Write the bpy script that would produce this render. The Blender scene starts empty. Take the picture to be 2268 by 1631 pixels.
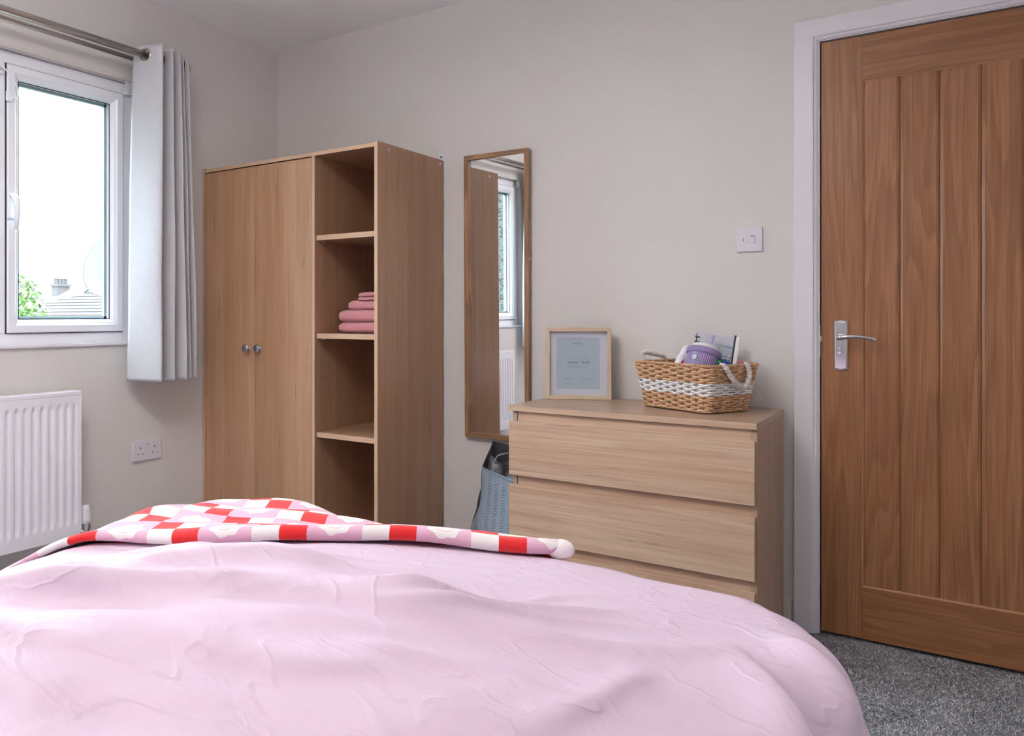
import bpy, bmesh, math, random
import numpy as np
from mathutils import Vector, Matrix, Euler
random.seed(7); rng = np.random.default_rng(7)
PI = math.pi
scene = bpy.context.scene
COL = scene.collection

# ------------------------------------------------------------------ camera
cam_d = bpy.data.cameras.new('camera'); cam = bpy.data.objects.new('camera', cam_d); COL.objects.link(cam)
cam_d.sensor_width = 36.0; cam_d.sensor_fit = 'HORIZONTAL'
F_PX = 1723.56
cam_d.lens = 36.0 * F_PX / 2268.0
cam_d.shift_x = (1134.0 - 900.0) / 2268.0
cam_d.shift_y = -(815.5 - 700.0) / 2268.0
cam_d.clip_start = 0.05; cam_d.clip_end = 200
cam.location = (2.9137, -2.9511, 1.0716)
cam.rotation_euler = (PI / 2, 0, math.radians(35.1813))
scene.camera = cam
# ------------------------------------------------------------------ view, sky, lights
scene.view_settings.view_transform = 'Standard'; scene.view_settings.look = 'None'
scene.view_settings.gamma = 1.0; scene.view_settings.use_curve_mapping = False
scene.view_settings.exposure = 0.0
scene.cycles.use_denoising = True
scene.cycles.max_bounces = 10; scene.cycles.diffuse_bounces = 7; scene.cycles.glossy_bounces = 5
scene.cycles.transmission_bounces = 6; scene.cycles.transparent_max_bounces = 16
scene.cycles.sample_clamp_indirect = 25.0
world = bpy.data.worlds.new('overcast_sky'); scene.world = world; world.use_nodes = True
wn = world.node_tree.nodes; wl = world.node_tree.links
bg = wn['Background']; SKY = 34.0       # zenith radiance of a CIE overcast sky; the horizon has a third of it
tcw = wn.new('ShaderNodeTexCoord'); sep = wn.new('ShaderNodeSeparateXYZ'); rmp = wn.new('ShaderNodeValToRGB')
wl.new(tcw.outputs['Generated'], sep.inputs[0]); wl.new(sep.outputs['Z'], rmp.inputs[0]); wl.new(rmp.outputs[0], bg.inputs[0])
rmp.color_ramp.elements[0].position = 0.0; rmp.color_ramp.elements[0].color = (0.76, 0.90, 1.0, 1)
rmp.color_ramp.elements[1].position = 0.6; rmp.color_ramp.elements[1].color = (0.80, 0.93, 1.0, 1)
mz = wn.new('ShaderNodeMath'); mz.operation = 'MAXIMUM'; wl.new(sep.outputs['Z'], mz.inputs[0]); mz.inputs[1].default_value = 0.0
ma = wn.new('ShaderNodeMath'); ma.operation = 'MULTIPLY_ADD'; wl.new(mz.outputs[0], ma.inputs[0]); ma.inputs[1].default_value = SKY * 2 / 3; ma.inputs[2].default_value = SKY / 3
wl.new(ma.outputs[0], bg.inputs[1])

def area(name, loc, rot, sx, sy, power, color=(1, 1, 1), portal=False):
    l = bpy.data.lights.new(name, 'AREA'); l.shape = 'RECTANGLE'; l.size = sx; l.size_y = sy; l.energy = power; l.color = color
    o = bpy.data.objects.new(name, l); o.location = loc; o.rotation_euler = rot; COL.objects.link(o)
    l.cycles.is_portal = portal
    return o
area('window_portal', (-0.13, -1.69, 1.52), (0, -PI / 2, 0), 1.12, 1.66, 1, portal=True)
lp = bpy.data.lights.new('fill_light_up', 'AREA'); lp.shape = 'DISK'; lp.size = 0.30; lp.energy = 64; lp.color = (1.0, 0.95, 0.92)
lpo = bpy.data.objects.new('fill_light_up', lp); lpo.location = (1.55, -2.45, 2.08); lpo.rotation_euler = (PI, 0, 0); COL.objects.link(lpo)   # added fill light, aimed up out of the unseen bowl

# ------------------------------------------------------------------ node helpers
def new_mat(name):
    m = bpy.data.materials.new(name); m.use_nodes = True
    nt = m.node_tree; b = nt.nodes['Principled BSDF']
    return m, nt, b
def nd(nt, t, **kw):
    n = nt.nodes.new(t)
    for k, v in kw.items():
        if k.startswith('i_'):
            n.inputs[int(k[2:])].default_value = v
        else:
            setattr(n, k, v)
    return n
def math_n(nt, op, a, b=None, c=None):
    n = nt.nodes.new('ShaderNodeMath'); n.operation = op
    for i, v in enumerate((a, b, c)):
        if v is None: continue
        if isinstance(v, (int, float)): n.inputs[i].default_value = v
        else: nt.links.new(v, n.inputs[i])
    return n.outputs[0]
def mixc(nt, fac, a, b):
    n = nt.nodes.new('ShaderNodeMix'); n.data_type = 'RGBA'
    for i, v in ((0, fac), (6, a), (7, b)):
        if isinstance(v, (int, float)): n.inputs[i].default_value = v
        elif isinstance(v, tuple): n.inputs[i].default_value = (*v[:3], 1)
        else: nt.links.new(v, n.inputs[i])
    return n.outputs[2]
def noise(nt, vec, scale, detail=3, rough=0.5, dist=0.0):
    n = nt.nodes.new('ShaderNodeTexNoise'); n.inputs['Scale'].default_value = scale
    n.inputs['Detail'].default_value = detail; n.inputs['Roughness'].default_value = rough; n.inputs['Distortion'].default_value = dist
    if vec is not None: nt.links.new(vec, n.inputs['Vector'])
    return n.outputs[0]
def ramp(nt, fac, p0, p1, c0=(0, 0, 0), c1=(1, 1, 1)):
    n = nt.nodes.new('ShaderNodeValToRGB'); e = n.color_ramp.elements
    e[0].position = p0; e[0].color = (*c0, 1); e[1].position = p1; e[1].color = (*c1, 1)
    nt.links.new(fac, n.inputs[0]); return n.outputs[0]
def bump(nt, b, h, strength=0.3, dist=0.002):
    n = nt.nodes.new('ShaderNodeBump'); n.inputs['Strength'].default_value = strength; n.inputs['Distance'].default_value = dist
    nt.links.new(h, n.inputs['Height']); nt.links.new(n.outputs[0], b.inputs['Normal'])
def objcoord(nt, scale=(1, 1, 1), rand=True):
    t = nt.nodes.new('ShaderNodeTexCoord'); mp = nt.nodes.new('ShaderNodeMapping'); mp.inputs['Scale'].default_value = scale
    if rand:
        oi = nt.nodes.new('ShaderNodeObjectInfo'); cmb = nt.nodes.new('ShaderNodeCombineXYZ')
        s = math_n(nt, 'MULTIPLY', oi.outputs['Random'], 23.0)
        for i in range(3): nt.links.new(s, cmb.inputs[i])
        ad = nt.nodes.new('ShaderNodeVectorMath'); ad.operation = 'ADD'
        nt.links.new(t.outputs['Object'], mp.inputs[0]); nt.links.new(mp.outputs[0], ad.inputs[0]); nt.links.new(cmb.outputs[0], ad.inputs[1])
        return ad.outputs[0]
    nt.links.new(t.outputs['Object'], mp.inputs[0]); return mp.outputs[0]
def plain(name, col, rough=0.5, metal=0.0, bmp=0.0, bscale=400, spec=0.5, sheen=0.0, var=0.0):
    m, nt, b = new_mat(name)
    b.inputs['Base Color'].default_value = (*col, 1); b.inputs['Roughness'].default_value = rough; b.inputs['Metallic'].default_value = metal
    b.inputs['Specular IOR Level'].default_value = spec
    if sheen: b.inputs['Sheen Weight'].default_value = sheen
    if bmp or var:
        v = objcoord(nt); n = noise(nt, v, bscale, 4)
        if bmp: bump(nt, b, n, bmp, 0.001)
        if var:
            n2 = noise(nt, v, 6, 4); nt.links.new(mixc(nt, n2, tuple(c * (1 - var) for c in col), tuple(min(1, c * (1 + var)) for c in col)), b.inputs['Base Color'])
    return m
def wood(name, base, dark, light, axis='Z', fig=0.35, fine=0.35, tone=0.5, rough=0.45, figscale=7.0, rings=9.0, flecks=0.0, finescale=260, bm=0.12):
    """grain running along `axis` of the object; figure from contour lines of a stretched noise"""
    m, nt, b = new_mat(name)
    k = 0.07; sc = {'X': (k, 1, 1), 'Y': (1, k, 1), 'Z': (1, 1, k)}[axis]
    v = objcoord(nt, sc)
    n1 = noise(nt, v, figscale, 2, 0.45, 0.25)
    fr = math_n(nt, 'FRACT', math_n(nt, 'MULTIPLY', n1, rings))
    c1 = ramp(nt, fr, 0.0, 0.85); c1b = ramp(nt, fr, 0.86, 1.0)
    figure = math_n(nt, 'SUBTRACT', c1, c1b)
    k2 = 0.02; sc2 = {'X': (k2, 1, 1), 'Y': (1, k2, 1), 'Z': (1, 1, k2)}[axis]
    v2 = objcoord(nt, sc2)
    n2 = noise(nt, v2, finescale, 3, 0.6)
    f2 = ramp(nt, n2, 0.40, 0.62)
    n3 = noise(nt, v2, 13, 3, 0.5)
    col = mixc(nt, math_n(nt, 'MULTIPLY', ramp(nt, n3, 0.35, 0.65), tone), base, light)
    col = mixc(nt, math_n(nt, 'MULTIPLY', figure, fig), col, dark)
    col = mixc(nt, math_n(nt, 'MULTIPLY', f2, fine), col, dark)
    if flecks:
        v4 = objcoord(nt, {'X': (0.05, 1, 1), 'Y': (1, 0.05, 1), 'Z': (1, 1, 0.05)}[axis])
        n4 = noise(nt, v4, 60, 3, 0.7, 0.5)
        col = mixc(nt, math_n(nt, 'MULTIPLY', ramp(nt, n4, 0.62, 0.72), flecks), col, tuple(c * 0.45 for c in dark))
    nt.links.new(col, b.inputs['Base Color']); b.inputs['Roughness'].default_value = rough
    bump(nt, b, n2, bm, 0.0006)
    return m

# ------------------------------------------------------------------ materials
M = {}
def wallmat():
    m, nt, b = new_mat('wall_paint_greige')
    v = objcoord(nt, rand=False); n = noise(nt, v, 1.1, 3)
    nt.links.new(mixc(nt, n, (0.67, 0.645, 0.63), (0.70, 0.675, 0.66)), b.inputs['Base Color']); b.inputs['Roughness'].default_value = 0.62
    bump(nt, b, noise(nt, v, 160, 4), 0.10, 0.001); return m
M['wall'] = wallmat()
M['ceil'] = plain('ceiling_paint_white', (0.88, 0.88, 0.89), 0.8, bmp=0.05, bscale=90, var=0.02)
M['gloss'] = plain('white_gloss_paint', (0.74, 0.72, 0.77), 0.3, bmp=0.04, bscale=60)
M['cream'] = plain('cream_gloss_paint', (0.66, 0.62, 0.58), 0.3, bmp=0.05, bscale=60)
M['upvc'] = plain('white_window_plastic', (0.84, 0.86, 0.92), 0.22)
M['gasket'] = plain('black_rubber_gasket', (0.02, 0.03, 0.035), 0.5)
M['spacer'] = plain('grey_glazing_spacer', (0.30, 0.38, 0.42), 0.4)
M['plastic'] = plain('white_switch_plastic', (0.70, 0.67, 0.74), 0.3)
M['dark'] = plain('dark_slot', (0.02, 0.02, 0.03), 0.6)
M['rad'] = plain('white_radiator_enamel', (0.86, 0.85, 0.92), 0.28)
M['chrome'] = plain('chrome', (0.75, 0.75, 0.77), 0.09, 1.0)
M['nickel'] = plain('brushed_nickel', (0.60, 0.54, 0.50), 0.22, 1.0)
M['satin'] = plain('satin_steel_knob', (0.50, 0.51, 0.56), 0.38, 1.0)
M['zinc'] = plain('zinc_bracket', (0.75, 0.78, 0.80), 0.35, 0.8)
M['oak'] = wood('oak_door_veneer', (0.39, 0.175, 0.078), (0.20, 0.078, 0.030), (0.50, 0.245, 0.12), 'Z', fig=0.50, fine=0.50, tone=0.5, rough=0.34, figscale=11.0, rings=8, finescale=230)
M['oak_h'] = wood('oak_door_rail', (0.36, 0.160, 0.070), (0.19, 0.074, 0.028), (0.45, 0.215, 0.10), 'X', fig=0.5, fine=0.5, tone=0.5, rough=0.34, figscale=11.0, rings=8, finescale=230)
M['oak_lip'] = plain('oak_pale_lip', (0.45, 0.24, 0.12), 0.4, bmp=0.05)
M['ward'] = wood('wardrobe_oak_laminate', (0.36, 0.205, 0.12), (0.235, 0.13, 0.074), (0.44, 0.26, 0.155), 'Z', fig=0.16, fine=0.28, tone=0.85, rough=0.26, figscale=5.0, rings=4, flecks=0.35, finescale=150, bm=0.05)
M['ward_x'] = wood('wardrobe_oak_laminate_across', (0.36, 0.205, 0.12), (0.235, 0.13, 0.074), (0.44, 0.26, 0.155), 'X', fig=0.16, fine=0.28, tone=0.8, rough=0.34, figscale=5.0, rings=4, finescale=150, bm=0.05)
M['ward_front_lit'] = wood('wardrobe_laminate_lit', (0.47, 0.27, 0.155), (0.30, 0.16, 0.085), (0.55, 0.335, 0.205), 'Z', fig=0.22, fine=0.30, tone=1.0, rough=0.27, figscale=6.0, rings=4, flecks=0.5, finescale=150, bm=0.05)  # same laminate, lightened to paint in the light falling on the doors
M['ward_edge'] = wood('wardrobe_edge_band', (0.60, 0.40, 0.27), (0.45, 0.28, 0.17), (0.68, 0.48, 0.34), 'Z', fig=0.1, fine=0.25, tone=0.5, rough=0.28, bm=0.04)
M['ward_edge_x'] = wood('wardrobe_edge_band_across', (0.60, 0.40, 0.27), (0.45, 0.28, 0.17), (0.68, 0.48, 0.34), 'X', fig=0.1, fine=0.25, tone=0.5, rough=0.28, bm=0.04)
M['chest'] = wood('drawer_front_oak_laminate', (0.58, 0.40, 0.28), (0.38, 0.22, 0.14), (0.66, 0.50, 0.37), 'X', fig=0.34, fine=0.42, tone=0.8, rough=0.5, figscale=9.0, rings=5, flecks=0.35, finescale=170)
M['chest_side'] = wood('chest_side_oak_laminate', (0.46, 0.32, 0.23), (0.31, 0.19, 0.13), (0.52, 0.38, 0.28), 'Z', fig=0.15, fine=0.35, tone=0.8, rough=0.5, figscale=7.0, rings=4, finescale=150)
M['chest_top'] = wood('chest_top_oak_laminate', (0.44, 0.30, 0.21), (0.28, 0.17, 0.11), (0.50, 0.36, 0.26), 'X', fig=0.2, fine=0.35, tone=0.7, rough=0.32, figscale=8.0, rings=4, finescale=150)
M['mframe'] = wood('mirror_frame_oak', (0.42, 0.235, 0.125), (0.20, 0.095, 0.045), (0.50, 0.30, 0.17), 'Z', fig=0.75, fine=0.3, tone=0.5, rough=0.4, figscale=22.0, rings=5)
M['mframe_x'] = wood('mirror_frame_oak_across', (0.42, 0.235, 0.125), (0.20, 0.095, 0.045), (0.50, 0.30, 0.17), 'X', fig=0.75, fine=0.3, tone=0.5, rough=0.4, figscale=22.0, rings=5)
M['pframe'] = wood('pale_ash_frame', (0.66, 0.53, 0.39), (0.48, 0.35, 0.24), (0.74, 0.63, 0.49), 'Z', fig=0.4, fine=0.6, tone=0.5, rough=0.5, figscale=30, rings=4, finescale=420)
M['pframe_x'] = wood('pale_ash_frame_across', (0.66, 0.53, 0.39), (0.48, 0.35, 0.24), (0.74, 0.63, 0.49), 'X', fig=0.4, fine=0.6, tone=0.5, rough=0.5, figscale=30, rings=4, finescale=420)
M['mirror'] = plain('mirror_silver', (0.88, 0.90, 0.89), 0.0, 1.0)
M['mat_board'] = plain('white_mount_board', (0.72, 0.66, 0.74), 0.6)
M['print'] = plain('pale_grey_print', (0.50, 0.54, 0.62), 0.6)
M['ink'] = plain('grey_ink', (0.16, 0.17, 0.22), 0.6)
M['ink_lt'] = plain('pale_grey_ink', (0.34, 0.35, 0.42), 0.6)
def glass(name, tint=(1, 1, 1), f0=0.035):
    # clear pane: transparent with a Schlick mirror term that is the same on both faces
    m, nt, b = new_mat(name); out = nt.nodes['Material Output']; nt.nodes.remove(b)
    tr = nd(nt, 'ShaderNodeBsdfTransparent'); tr.inputs[0].default_value = (*tint, 1)
    gl = nd(nt, 'ShaderNodeBsdfGlossy'); gl.inputs['Roughness'].default_value = 0.0
    ge = nd(nt, 'ShaderNodeNewGeometry'); dt = nd(nt, 'ShaderNodeVectorMath', operation='DOT_PRODUCT')
    nt.links.new(ge.outputs['Normal'], dt.inputs[0]); nt.links.new(ge.outputs['Incoming'], dt.inputs[1])
    c = math_n(nt, 'SUBTRACT', 1.0, math_n(nt, 'ABSOLUTE', dt.outputs['Value']))
    f = math_n(nt, 'ADD', f0 * 0.5, math_n(nt, 'MULTIPLY', 0.5 * (1 - f0), math_n(nt, 'POWER', c, 5.0)))
    mx = nd(nt, 'ShaderNodeMixShader'); nt.links.new(f, mx.inputs[0]); nt.links.new(tr.outputs[0], mx.inputs[1]); nt.links.new(gl.outputs[0], mx.inputs[2])
    nt.links.new(mx.outputs[0], out.inputs[0]); return m
M['glass'] = glass('window_glass', (0.97, 0.985, 0.985))
M['clear'] = glass('clear_plastic', (0.93, 0.96, 0.97), 0.06)
def fabric(name, col, col2, wscale=700, strength=0.3, rough=0.85, sheen=0.15, mott=0.5, trans=0.0):
    m, nt, b = new_mat(name)
    v = objcoord(nt, rand=False); n = noise(nt, v, wscale, 2); n2 = noise(nt, v, 40, 4, 0.6)
    nt.links.new(mixc(nt, math_n(nt, 'MULTIPLY', n2, mott * 2), col, col2), b.inputs['Base Color'])
    b.inputs['Roughness'].default_value = rough; b.inputs['Sheen Weight'].default_value = sheen
    bump(nt, b, n, strength, 0.0006)
    if trans:
        out = nt.nodes['Material Output']; t = nd(nt, 'ShaderNodeBsdfTranslucent'); t.inputs[0].default_value = (*col, 1)
        mx = nd(nt, 'ShaderNodeMixShader', i_0=trans); nt.links.new(b.outputs[0], mx.inputs[1]); nt.links.new(t.outputs[0], mx.inputs[2]); nt.links.new(mx.outputs[0], out.inputs[0])
    return m
M['curtain'] = fabric('silver_grey_curtain', (0.56, 0.56, 0.60), (0.66, 0.66, 0.69), 500, 0.35, 0.55, 0.2, 0.5, trans=0.12)
def duvetmat():
    m, nt, b = new_mat('pale_pink_cotton')
    v = objcoord(nt, rand=False)
    b.inputs['Base Color'].default_value = (0.63, 0.50, 0.61, 1); b.inputs['Roughness'].default_value = 0.6
    b.inputs['Specular IOR Level'].default_value = 0.25
    # fine creases: thin lines from warped noise contours
    v2 = objcoord(nt, (1, 1.6, 1), rand=False)
    a = noise(nt, v2, 5.0, 3, 0.55, 0.6); ra = math_n(nt, 'ABSOLUTE', math_n(nt, 'SUBTRACT', a, 0.5)); la = ramp(nt, ra, 0.0, 0.035, (1, 1, 1), (0, 0, 0))
    c = noise(nt, v, 9.0, 4, 0.6, 0.8)
    w = noise(nt, v, 900, 2)
    h = math_n(nt, 'ADD', math_n(nt, 'MULTIPLY', la, 0.35), math_n(nt, 'MULTIPLY', c, 1.3))
    h = math_n(nt, 'ADD', h, math_n(nt, 'MULTIPLY', w, 0.03))
    bump(nt, b, h, 0.30, 0.012)
    return m
M['duvet'] = duvetmat()
M['ticking'] = plain('white_mattress_ticking', (0.75, 0.73, 0.72), 0.8, bmp=0.2)
M['divan'] = plain('grey_divan_fabric', (0.30, 0.30, 0.32), 0.85, bmp=0.3)
M['towel'] = fabric('dusty_pink_towelling', (0.56, 0.22, 0.26), (0.66, 0.29, 0.32), 420, 0.9, 0.95, 0.4, 0.5)
M['bag'] = plain('quilted_grey_blue_bag', (0.27, 0.33, 0.40), 0.42, bmp=0.1, bscale=120, spec=0.6)
M['bag_side'] = plain('shiny_grey_blue_gusset', (0.22, 0.29, 0.37), 0.38, bmp=0.3, bscale=20, spec=0.6)
M['bag_in'] = plain('dark_bag_lining', (0.045, 0.045, 0.05), 0.35)
def wicker(name, c1, c2, r=0.55):
    m, nt, b = new_mat(name); v = objcoord(nt, rand=False); n = noise(nt, v, 60, 4, 0.6)
    nt.links.new(mixc(nt, ramp(nt, n, 0.3, 0.7), c1, c2), b.inputs['Base Color']); b.inputs['Roughness'].default_value = r
    bump(nt, b, noise(nt, v, 500, 3), 0.3, 0.001); return m
M['wick'] = wicker('natural_wicker', (0.50, 0.27, 0.13), (0.72, 0.47, 0.29))
M['wick_w'] = wicker('white_painted_wicker', (0.78, 0.78, 0.82), (0.86, 0.86, 0.9))
M['rope'] = wicker('cream_wrapped_cord', (0.66, 0.62, 0.60), (0.76, 0.73, 0.71), 0.7)
M['lilac'] = plain('lilac_plastic', (0.30, 0.23, 0.45), 0.42)
M['white_pl'] = plain('white_plastic', (0.80, 0.81, 0.84), 0.3)
M['clearlid'] = plain('frosted_lid_plastic', (0.70, 0.70, 0.70), 0.25)
M['straw'] = plain('pale_lilac_straw', (0.50, 0.43, 0.66), 0.35)
M['magenta'] = plain('magenta_print', (0.55, 0.03, 0.28), 0.4)
M['sticker'] = plain('pale_green_sticker', (0.62, 0.72, 0.68), 0.5)
M['black'] = plain('black_plastic', (0.012, 0.012, 0.02), 0.3)
M['green'] = plain('dark_green_gloss', (0.01, 0.16, 0.10), 0.2)
M['blue'] = plain('bright_blue_card', (0.01, 0.10, 0.50), 0.35)
M['teal'] = plain('blue_label', (0.08, 0.28, 0.45), 0.4)
M['pinkpad'] = plain('pink_paper', (0.80, 0.42, 0.45), 0.6)
M['paper'] = plain('white_paper', (0.74, 0.76, 0.86), 0.5)
M['orange'] = plain('orange_wrapper', (0.5, 0.16, 0.03), 0.4)

# ------------------------------------------------------------------ object helpers
def tag(o, label=None, cat=None, group=None, kind=None):
    if label: o['label'] = label
    if cat: o['category'] = cat
    if group: o['group'] = group
    if kind: o['kind'] = kind
    return o
def empty(name, loc, label, cat, group=None, rot=None):
    o = bpy.data.objects.new(name, None); COL.objects.link(o); o.location = loc; o.empty_display_size = 0.05
    if rot: o.rotation_euler = rot
    return tag(o, label, cat, group)
def root_of(o):
    while o.parent: o = o.parent
    return o
def link(name, me, mat, parent=None, local=False, smooth=False, origin=None):
    if mat is not None:
        for x in (mat if isinstance(mat, (list, tuple)) else [mat]): me.materials.append(x)
    o = bpy.data.objects.new(name, me); COL.objects.link(o)
    if parent:
        o.parent = parent
        if not local:
            L = root_of(parent).location; me.transform(Matrix.Translation(-L))
    elif origin:
        me.transform(Matrix.Translation(-Vector(origin))); o.location = origin
    if smooth:
        for p in me.polygons: p.use_smooth = True
    me.update(); return o
def bm_box(bm, x0, x1, y0, y1, z0, z1, bev=0.0, mi=0):
    vs = [bm.verts.new(p) for p in ((x0, y0, z0), (x1, y0, z0), (x1, y1, z0), (x0, y1, z0), (x0, y0, z1), (x1, y0, z1), (x1, y1, z1), (x0, y1, z1))]
    fs = [bm.faces.new([vs[i] for i in f]) for f in ((3, 2, 1, 0), (4, 5, 6, 7), (0, 1, 5, 4), (1, 2, 6, 5), (2, 3, 7, 6), (3, 0, 4, 7))]
    for f in fs: f.material_index = mi
    if bev > 0:
        es = list({e for f in fs for e in f.edges})
        bmesh.ops.bevel(bm, geom=es, offset=bev, segments=2, affect='EDGES', profile=0.6)
    return vs
def to_me(name, bm):
    bmesh.ops.recalc_face_normals(bm, faces=bm.faces)
    me = bpy.data.meshes.new(name); bm.to_mesh(me); bm.free(); return me
def box(name, x0, x1, y0, y1, z0, z1, mat, parent=None, bev=0.001, local=False, origin=None, mtx=None):
    bm = bmesh.new(); bm_box(bm, x0, x1, y0, y1, z0, z1, bev); me = to_me(name, bm)
    if mtx is not None: me.transform(mtx)
    return link(name, me, mat, parent, local, False, origin)
def boxes(name, L, mat, parent=None, bev=0.0, local=False, origin=None, mtx=None):
    bm = bmesh.new()
    for b in L: bm_box(bm, *b[:6], bev)
    me = to_me(name, bm)
    if mtx is not None: me.transform(mtx)
    return link(name, me, mat, parent, local, False, origin)
def bm_tube(bm, pts, r, seg=12, caps=True, closed=False, mi=0):
    """tube along points; r scalar or list"""
    pts = [Vector(p) for p in pts]; n = len(pts); rs = r if isinstance(r, (list, tuple)) else [r] * n
    up = None; rings = []
    for i, p in enumerate(pts):
        if closed: d = pts[(i + 1) % n] - pts[i - 1]
        else: d = pts[min(i + 1, n - 1)] - pts[max(i - 1, 0)]
        d.normalize()
        if up is None:
            up = Vector((0, 0, 1)) if abs(d.z) < 0.9 else Vector((1, 0, 0))
        a = d.cross(up)
        if a.length < 1e-6: a = d.orthogonal()
        a.normalize(); up = a.cross(d).normalized()
        rings.append([bm.verts.new(p + rs[i] * (math.cos(2 * PI * k / seg) * a + math.sin(2 * PI * k / seg) * up)) for k in range(seg)])
    m = n if closed else n - 1
    for i in range(m):
        A, B = rings[i], rings[(i + 1) % n]
        for k in range(seg):
            f = bm.faces.new((A[k], A[(k + 1) % seg], B[(k + 1) % seg], B[k])); f.material_index = mi
    if caps and not closed:
        bm.faces.new(rings[0][::-1]).material_index = mi; bm.faces.new(rings[-1]).material_index = mi
def tube(name, pts, r, mat, parent=None, seg=12, local=False, closed=False, origin=None, mtx=None):
    bm = bmesh.new(); bm_tube(bm, pts, r, seg, closed=closed); me = to_me(name, bm)
    if mtx is not None: me.transform(mtx)
    return link(name, me, mat, parent, local, True, origin)
def bm_lathe(bm, prof, seg=32, mi=0):
    rings = []
    for r, z in prof:
        rings.append([bm.verts.new((r * math.cos(2 * PI * k / seg), r * math.sin(2 * PI * k / seg), z)) for k in range(seg)] if r > 1e-6 else [bm.verts.new((0, 0, z))])
    for A, B in zip(rings, rings[1:]):
        for k in range(seg):
            a = A[k % len(A)], A[(k + 1) % len(A)]; b = B[k % len(B)], B[(k + 1) % len(B)]
            vs = [a[0]] + ([a[1]] if len(A) > 1 else []) + ([b[1]] if len(B) > 1 else []) + [b[0]]
            if len(vs) > 2: bm.faces.new(vs).material_index = mi
def lathe(name, prof, mat, parent=None, mtx=None, seg=32, local=False, smooth=True, origin=None):
    bm = bmesh.new(); bm_lathe(bm, prof, seg); me = to_me(name, bm)
    if mtx is not None: me.transform(mtx)
    o = link(name, me, mat, parent, local, False, origin)
    if smooth:
        me.polygons.foreach_set('use_smooth', [True] * len(me.polygons))
        try: me.set_sharp_from_angle(angle=math.radians(40))
        except Exception: pass
    return o
def grid_mesh(name, P, closed_u=False, uv=None):
    """P: array (nu, nv, 3)"""
    nu, nv, _ = P.shape
    idx = np.arange(nu * nv).reshape(nu, nv)
    a = idx[:-1, :-1].ravel(); b = idx[1:, :-1].ravel(); c = idx[1:, 1:].ravel(); d = idx[:-1, 1:].ravel()
    F = np.stack([a, b, c, d], 1)
    if closed_u:
        F = np.concatenate([F, np.stack([idx[-1, :-1], idx[0, :-1], idx[0, 1:], idx[-1, 1:]], 1)])
    me = bpy.data.meshes.new(name)
    me.vertices.add(nu * nv); me.vertices.foreach_set('co', P.reshape(-1).astype(np.float32))
    me.loops.add(F.size); me.loops.foreach_set('vertex_index', F.ravel().astype(np.int32))
    me.polygons.add(len(F)); me.polygons.foreach_set('loop_start', np.arange(0, F.size, 4, dtype=np.int32))
    try: me.polygons.foreach_set('loop_total', np.full(len(F), 4, dtype=np.int32))
    except Exception: pass
    me.update(calc_edges=True); me.validate()
    me.polygons.foreach_set('use_smooth', np.ones(len(me.polygons), dtype=bool))
    if uv is not None:
        l = me.uv_layers.new(name='UVMap'); l.data.foreach_set('uv', uv.reshape(-1, 2)[F.ravel()].ravel().astype(np.float32))
    me.update(); return me
def T(*a): return Matrix.Translation(a)
def RX(a): return Matrix.Rotation(a, 4, 'X')
def RY(a): return Matrix.Rotation(a, 4, 'Y')
def RZ(a): return Matrix.Rotation(a, 4, 'Z')
def dup(o, parent=None):
    c = o.copy(); COL.objects.link(c); c.parent = parent
    for ch in o.children:
        dup(ch, c)
    return c
def vnoise2(x, y, seed=0):
    """smooth value noise, numpy"""
    r = np.random.default_rng(seed); G = r.random((64, 64))
    xi = np.floor(x).astype(int); yi = np.floor(y).astype(int); fx = x - xi; fy = y - yi
    fx = fx * fx * (3 - 2 * fx); fy = fy * fy * (3 - 2 * fy)
    g = lambda i, j: G[i % 64, j % 64]
    return (g(xi, yi) * (1 - fx) + g(xi + 1, yi) * fx) * (1 - fy) + (g(xi, yi + 1) * (1 - fx) + g(xi + 1, yi + 1) * fx) * fy - 0.5

# ------------------------------------------------------------------ room shell
RX1, RY0, H = 3.46, -3.95, 2.458
WO = (-2.52, -0.855, 0.958, 2.083)       # window opening y0,y1,z0,z1
DO = (2.541, 3.306, 1.998)               # door opening x0,x1,top (inside lining)
def struct(o): o['kind'] = 'structure'; return o
struct(boxes('wall_left', [(-0.12, 0, RY0 - 0.1, WO[0], 0, H), (-0.12, 0, WO[1], 0, 0, H), (-0.12, 0, WO[0], WO[1], 0, WO[2]), (-0.12, 0, WO[0], WO[1], WO[3], H)], M['wall']))
struct(boxes('wall_back', [(-0.12, DO[0] - 0.03, 0, 0.14, 0, H), (DO[1] + 0.03, RX1 + 0.1, 0, 0.14, 0, H), (DO[0] - 0.03, DO[1] + 0.03, 0, 0.14, DO[2] + 0.03, H)], M['wall']))
struct(box('wall_right', RX1, RX1 + 0.1, RY0 - 0.1, 0, 0, H, M['wall'], bev=0))
struct(box('wall_front', 0, RX1, RY0 - 0.1, RY0, 0, H, M['wall'], bev=0))
struct(box('ceiling', -0.12, RX1 + 0.1, RY0 - 0.1, 0.14, H, H + 0.1, M['ceil'], bev=0))
def carpet():
    m, nt, b = new_mat('grey_carpet'); v = objcoord(nt, rand=False)
    a = noise(nt, v, 7, 4, 0.6, 0.4); c = noise(nt, v, 330, 3, 0.7)
    col = mixc(nt, ramp(nt, a, 0.38, 0.62), (0.085, 0.082, 0.086), (0.20, 0.20, 0.215))
    col = mixc(nt, ramp(nt, c, 0.35, 0.7), col, (0.33, 0.34, 0.37))
    nt.links.new(col, b.inputs['Base Color']); b.inputs['Roughness'].default_value = 0.95; b.inputs['Sheen Weight'].default_value = 0.2
    bump(nt, b, c, 0.9, 0.004); return m
M['carpet'] = carpet()
fl = struct(box('floor', -0.12, RX1 + 0.1, RY0 - 0.1, 0.9, -0.1, -0.004, M['carpet'], bev=0))
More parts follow.
